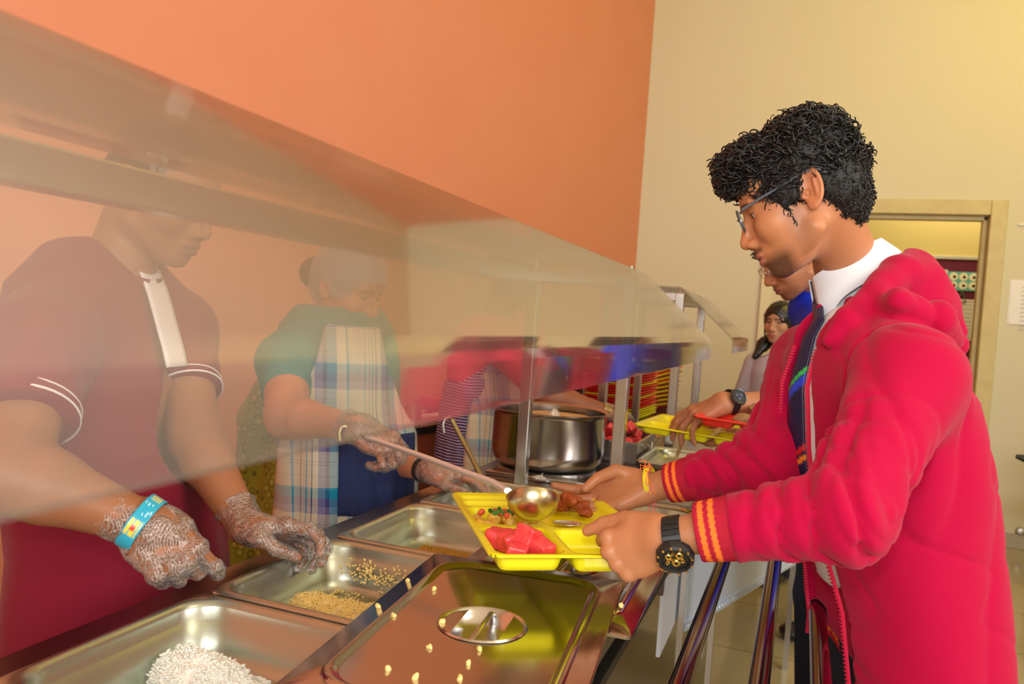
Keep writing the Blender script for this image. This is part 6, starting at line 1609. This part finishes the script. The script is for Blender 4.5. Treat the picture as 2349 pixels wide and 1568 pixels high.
for sy in (1, -1):
    gl.tube([LQ2((.108, .031*sy+.023*cos(a), .008+.017*sin(a))) for a in np.linspace(0, 2*pi, 22)], .0011, 6, caps=False)
    gl.tube([LQ2(p) for p in ((.106, .054*sy, .016), (.09, .07*sy, .020), (.0, .083*sy, .032), (-.03, .083*sy, .02))], .0012, 6)
gl.tube([LQ2(p) for p in ((.108, .008, .014), (.112, 0, .016), (.108, -.008, .014))], .0011, 6); gl.build('glasses', wire, b2, smooth=True)
blue_m = mat('royal_blue_jacket', (.008, .035, .62), .7, 0, .3, bump=(120, .2, .001))
def jk(P):
    d = loft_fn(P, [(.74, .17, 2.62, .15, .21), (.95, .15, 2.61, .14, .20), (1.15, .12, 2.60, .13, .20), (1.28, .10, 2.59, .11, .17), (1.38, .09, 2.58, .07, .10)], f2, 2.3)
    d = smin(d, cap(P, n2_-[0, 0, .06], sL2, .06, .074), .05); d = smin(d, cap(P, n2_-[0, 0, .06], sR2, .06, .074), .05)
    for s_, e_, w_ in ((sL2, eL2, wL2), (sR2, eR2, wR2)):
        m_ = e_+(w_-e_)*.15; d = smin(d, smin(cap(P, s_, e_, .070, .058), cap(P, e_, m_, .056, .05), .03)+wrink(P, s_+(e_-s_)*.4, m_, .004, 90, 7), .03)
        ax = nrm(w_-e_); d = ssub(d, smax(cap(P, m_, w_, .08), -((P-np.array(m_, f4))@np.array(ax, f4)), 0), .003)
    rg = cap(P, n2_-[0, 0, .055], n2_+M2[:, 2]*.0+[0, 0, .035], .076, .074); d = smin(d, rg, .02); d = ssub(d, cap(P, n2_-[0, 0, .03], n2_+[-.01, 0, .2], .060, .075), .006)
    n1 = fbm(P*np.array((1, 1, .4), f4), 20, 14, 1); return d+f4(.005)*np.clip(1-np.abs(n1)*4, 0, 1)**2+fbm(P, 26, 9)*f4(.003)
sdf('jacket', jk, (-.2, 2.15, .72), (.5, 3.0, 1.62), .009, blue_m, b2, slack=2.2)
stand_legs(b2, (.15, 2.62), f2, navy, .86)
# his watch
wx = nrm(wL2-eL2); wcc = wL2-wx*.012; mb = MB(); band_on_limb(mb, wcc, wx, .0295, .020, .0025, 36); w2 = mb.build('wrist_watch', mat('dark_watch_strap', (.015, .017, .022), .35), b2, smooth=True)
cd = nrm(np.array((-.15, -.93, .35))); cd = nrm(cd-wx*(cd@wx)); s3 = np.cross(wx, cd); B3 = np.stack([wx, s3, cd], 1)
MB().lathe([(0, -.004), (.021, -.004), (.0225, 0), (.0225, .006), (.0205, .009), (.0185, .0085), (.0175, .0062), (0, .006)], wcc+cd*.0295, 32, B3).build('case', mat('gunmetal', (.10, .12, .15), .25, .8), w2, smooth=True, angle=30)
mb = MB(); cpos = wcc+cd*.0295
for (a, b, r) in ((-.006, .005, .0045), (.006, .004, .004), (0, -.006, .004)): mb.lathe([(0, .0006), (r*.8, .0006), (r, .0)], cpos+B3@np.array([a, b, .0062]), 16, B3)
mb.build('dial', mat('blue_dial', (.12, .16, .34), .3, .4), w2)
# trays in his hands
def small_tray(c4, z, m, label, Lx, Wy, rz, tilt=(0, 0)):
    ax = (cos(rz), sin(rz)); ay = (-sin(rz), cos(rz)); return tray('food_tray', c4, ax, ay, Lx, Wy, z, m, [(.016, .10, .014, .11, .020), (.11, .20, .014, .11, .020), (.21, Lx-.016, .014, .11, .020), (.016, .19, .122, Wy-.014, .022), (.20, Lx-.016, .122, Wy-.014, .022)], .022, label, tilt=tilt)
pY = Q(1450, 972, 2.10); pR = Q(1588, 962, 1.98)
small_tray(pY[:2], pY[2], yellow_pl, 'yellow compartment tray held beneath the red tray past the post', .34, .25, R_(-8), (-.03, .03))
ot, TW2 = small_tray((pR[0], pR[1]-.03), pR[2]+.012, red_pl, 'red compartment tray with bread, held by the student in blue', .34, .25, R_(-8), (-.03, .05))
bread = mat('brown_roti', (.42, .26, .12), .8, bump=(70, .6, .004), noise=(60, (.25, .13, .05), .6))
for i, (u, v_) in enumerate(((.13, .07), (.17, .055), (.22, .075), (.15, .11))):
    tag(blob('bread_piece', TW2(u, v_, .002+.006*i), (.045, .030, .008), bread, None, frame3((cos(i*.8), sin(i*.8), .12), (0, 0, 1)), .3, i, .004), 'torn brown flatbread piece on the red tray', 'flatbread', 'bread pieces on the red tray')
mtn = []

# ============================================================ girl in the white shirt
gr = empty('person', (.02, 4.2, 0), 'girl with long black ponytail and pale school shirt standing near the far wall', 'person')
SG = (.50, .26, .15)
og = Q(1792, 742, 4.18); ff = nrm((-.42, -.90, 0)); pg = R_(6); lg = np.array([-ff[1], ff[0], 0])
Mg = frame3((ff[0]*cos(pg), ff[1]*cos(pg), -sin(pg)), (ff[0]*sin(pg), ff[1]*sin(pg), cos(pg)))
ng = og+np.array([.02, .02, -.16])
sRg = ng-lg*.16-[0, 0, .06]; sLg = ng+lg*.16-[0, 0, .06]; eRg = sRg-lg*.06-[0, 0, .27]; eLg = sLg+lg*.05-[0, 0, .27]; wRg = eRg+ff*.06+lg*.05-[0, 0, .23]; wLg = eLg+ff*.08-lg*.05-[0, 0, .23]
parts = []
hd = lambda P: smin(head_fn(P, og, Mg, .95), smin(cap(P, og+Mg@np.array((-.03, 0, -.04)), ng, .043, .046), cap(P, ng, ng-[0, 0, .1], .046, .07), .02), .02)
lo, hi = bb([og-.13, og+.13, ng], .03); parts.append(part_arr(hd, lo, hi, .0042, lambda v: head_col(v, og, Mg, .95, SG, (.45, .15, .12))))
for w_, e_, s_, sd in ((wRg, eRg, sRg, 1), (wLg, eLg, sLg, -1)):
    hand_arm(parts, lambda P, w_=w_, sd=sd: hand_fn(P, w_, (0, 0, -1), -sd*lg*1.0, sd, .9, curl=((12, 16, 10),)*4), e_, w_, (0, 0, -1), SG, (.034, .034, .022), .006, up=s_+(e_-s_)*.2, upr=(.042, .036))
parts.append(part_arr(lambda P: loft_fn(P, [(.8, ng[0], ng[1], .08, .11), (1.15, ng[0], ng[1], .08, .12)], ff), np.array([ng[0]-.3, ng[1]-.3, .75]), np.array([ng[0]+.3, ng[1]+.3, 1.2]), .02, SG))
join_mesh('body', parts, skin_m, gr); add_eyes(gr, og, Mg, .95, (1, 0, -.15))
def ghair(P):
    q = ((P-np.array(og, f4))@np.array(Mg, f4))/f4(.95); L = q.copy(); L[:, 1] = np.abs(L[:, 1])
    d = ell(q, (-.006, 0, .036), (.110, .088, .094)); d = ssub(d, ell(L, (.128, .0, -.026), (.078, .056, .094)), .005); d = ssub(d, box(q, (.02, 0, -.16), (.3, .3, .10)), .01)
    d = smin(d, cap(L, (.055, .066, .05), (.045, .074, -.075), .010, .004), .01)
    d = smin(d, chain(q, [(-.085, -.02, .02), (-.075, -.06, -.06), (-.02, -.115, -.13), (.05, -.125, -.19)], [.03, .034, .036, .018], .02), .02)
    return (d+fbm(q*np.array((1, 1, .4), f4), 160, 5)*f4(.0022))*f4(.95)
lo, hi = bb([og-.26, og+.26], .02); sdf('hair', ghair, lo, hi, .005, black_hair, gr)
MB().box(og+Mg@np.array((.02, .083, .05)), (.006, .014, .05), M3=Mg).build('hair_clip', steel_pol, gr)
pale = mat('pale_lilac_shirt', (.52, .52, .66), .8, bump=(100, .2, .001))
def gs(P):
    cx, cy = ng[0], ng[1]; d = loft_fn(P, [(.80, cx, cy, .12, .17), (.95, cx, cy, .11, .155), (1.10, cx, cy, .11, .16), (ng[2]-.04, cx, cy, .09, .14), (ng[2]+.0, cx, cy, .055, .075)], ff, 2.3)
    for s_, e_ in ((sRg, eRg), (sLg, eLg)): 
        m_ = s_+(e_-s_)*.6; d = smin(d, cap(P, s_, m_, .054, .062), .03); ax = nrm(e_-s_); d = ssub(d, smax(cap(P, m_, e_, .09), -((P-np.array(m_, f4))@np.array(ax, f4)), 0), .003)
    d = ssub(d, cap(P, ng-[0, 0, .03], ng+[0, 0, .15], .048, .09), .006); n1 = fbm(P*np.array((1, 1, .4), f4), 24, 14, 1); return d+f4(.005)*np.clip(1-np.abs(n1)*4, 0, 1)**2
shg = sdf('shirt', gs, np.array([ng[0]-.3, ng[1]-.3, .78]), np.array([ng[0]+.3, ng[1]+.3, ng[2]+.08]), .008, pale, gr, slack=2.2)
collar(shg, ng+[0, 0, .01], (0, .0, 1), .048, .066, .034, ff, m=pale)
stand_legs(gr, (ng[0], ng[1]), ff, navy, .84)
# a fourth student almost hidden: only the shoe and trouser leg show
s4 = empty('person', (.27, 3.66, 0), 'student in dark trousers almost hidden behind the others, black laced shoe showing', 'person')
f4_ = nrm((-1, -.12, 0)); l4 = np.array([-f4_[1], f4_[0], 0]); c4 = np.array((.25, 3.70, 0))
O4 = np.array((.20, 3.68, 1.40)); M4 = frame3((f4_[0]*.9, f4_[1]*.9, -.43), (f4_[0]*.43, f4_[1]*.43, .9)); n4 = np.array((.24, 3.69, 1.28)); parts = []
hd = lambda P: smin(head_fn(P, O4, M4, .95), smin(cap(P, O4+M4@np.array((-.03, 0, -.03)), n4, .046, .05), cap(P, n4, n4-[0, 0, .1], .05, .08), .02), .02)
parts.append(part_arr(hd, O4-[.16, .16, .26], O4+.16, .006, lambda v: head_col(v, O4, M4, .95, S2, (.30, .10, .08))))
for sd in (1, -1):
    sh = n4+l4*.17*(-sd)-[0, 0, .06]; e_ = sh-[.02, 0, .26]; w_ = e_+f4_*.10-[0, 0, .20]
    hand_arm(parts, lambda P, w_=w_, sd=sd: hand_fn(P, w_, (0, 0, -1), l4*(-sd), sd, .9, curl=((14, 18, 10),)*4), e_, w_, (0, 0, -1), S2, (.036, .036, .024), .008, up=sh+(e_-sh)*.3, upr=(.044, .038))
join_mesh('body', parts, skin_m, s4); add_eyes(s4, O4, M4, .95); short_hair(s4, O4, M4, black_hair, .95, .006, .008)
def sh4(P):
    d = loft_fn(P, [(.80, .25, 3.70, .12, .17), (1.0, .25, 3.70, .115, .16), (1.2, .245, 3.70, .10, .15), (1.28, .24, 3.69, .06, .08)], f4_, 2.3)
    for sd in (1, -1): sh = n4+l4*.17*(-sd)-[0, 0, .06]; d = smin(d, cap(P, sh, sh-[.01, 0, .16], .056, .062), .03)
    return d+fbm(P*np.array((1, 1, .4), f4), 24, 9)*f4(.004)
sdf('shirt', sh4, (-.05, 3.4, .78), (.5, 4.0, 1.36), .012, pale, s4, slack=2.0)
def tr4(P):
    d = loft_fn(P, [(.72, .25, 3.70, .11, .16), (.88, .25, 3.70, .105, .15)], f4_)
    d = smin(d, chain(P, [(.25, 3.61, .74), (.20, 3.60, .45), (.235, 3.60, .06)], [.085, .066, .055], .02), .04)
    d = smin(d, chain(P, [(.27, 3.79, .74), (.27, 3.79, .45), (.30, 3.79, .06)], [.085, .066, .055], .02), .04)
    return d+fbm(P*np.array((1, 1, .4), f4), 26, 31)*f4(.004)
sdf('trousers', tr4, (.0, 3.35, .03), (.5, 4.05, .94), .01, navy, s4)
for h_, t_ in (((.25, 3.61, 0), (-.01, 3.58, 0)), ((.33, 3.80, 0), (.07, 3.78, 0))):
    so = sdf('shoe', lambda P: shoe_fn(P, h_, t_), np.minimum(h_, t_)-np.array((.08, .08, .01)), np.maximum(h_, t_)+np.array((.08, .08, .2)), .0055, black_shoe, s4)
    mb = MB(); h3, t3 = np.array(h_), np.array(t_); dd = nrm(t3-h3); ss = np.cross(dd, (0, 0, 1))
    for k_ in range(4):
        a_ = h3+dd*(.09+.018*k_)+np.array([0, 0, .084-.006*k_]); mb.tube([a_-ss*.03-[0, 0, .012], a_+[0, 0, .003], a_+ss*.03+dd*.010-[0, 0, .012]], .0028, 6)
    mb.build('laces', black_pl, so)
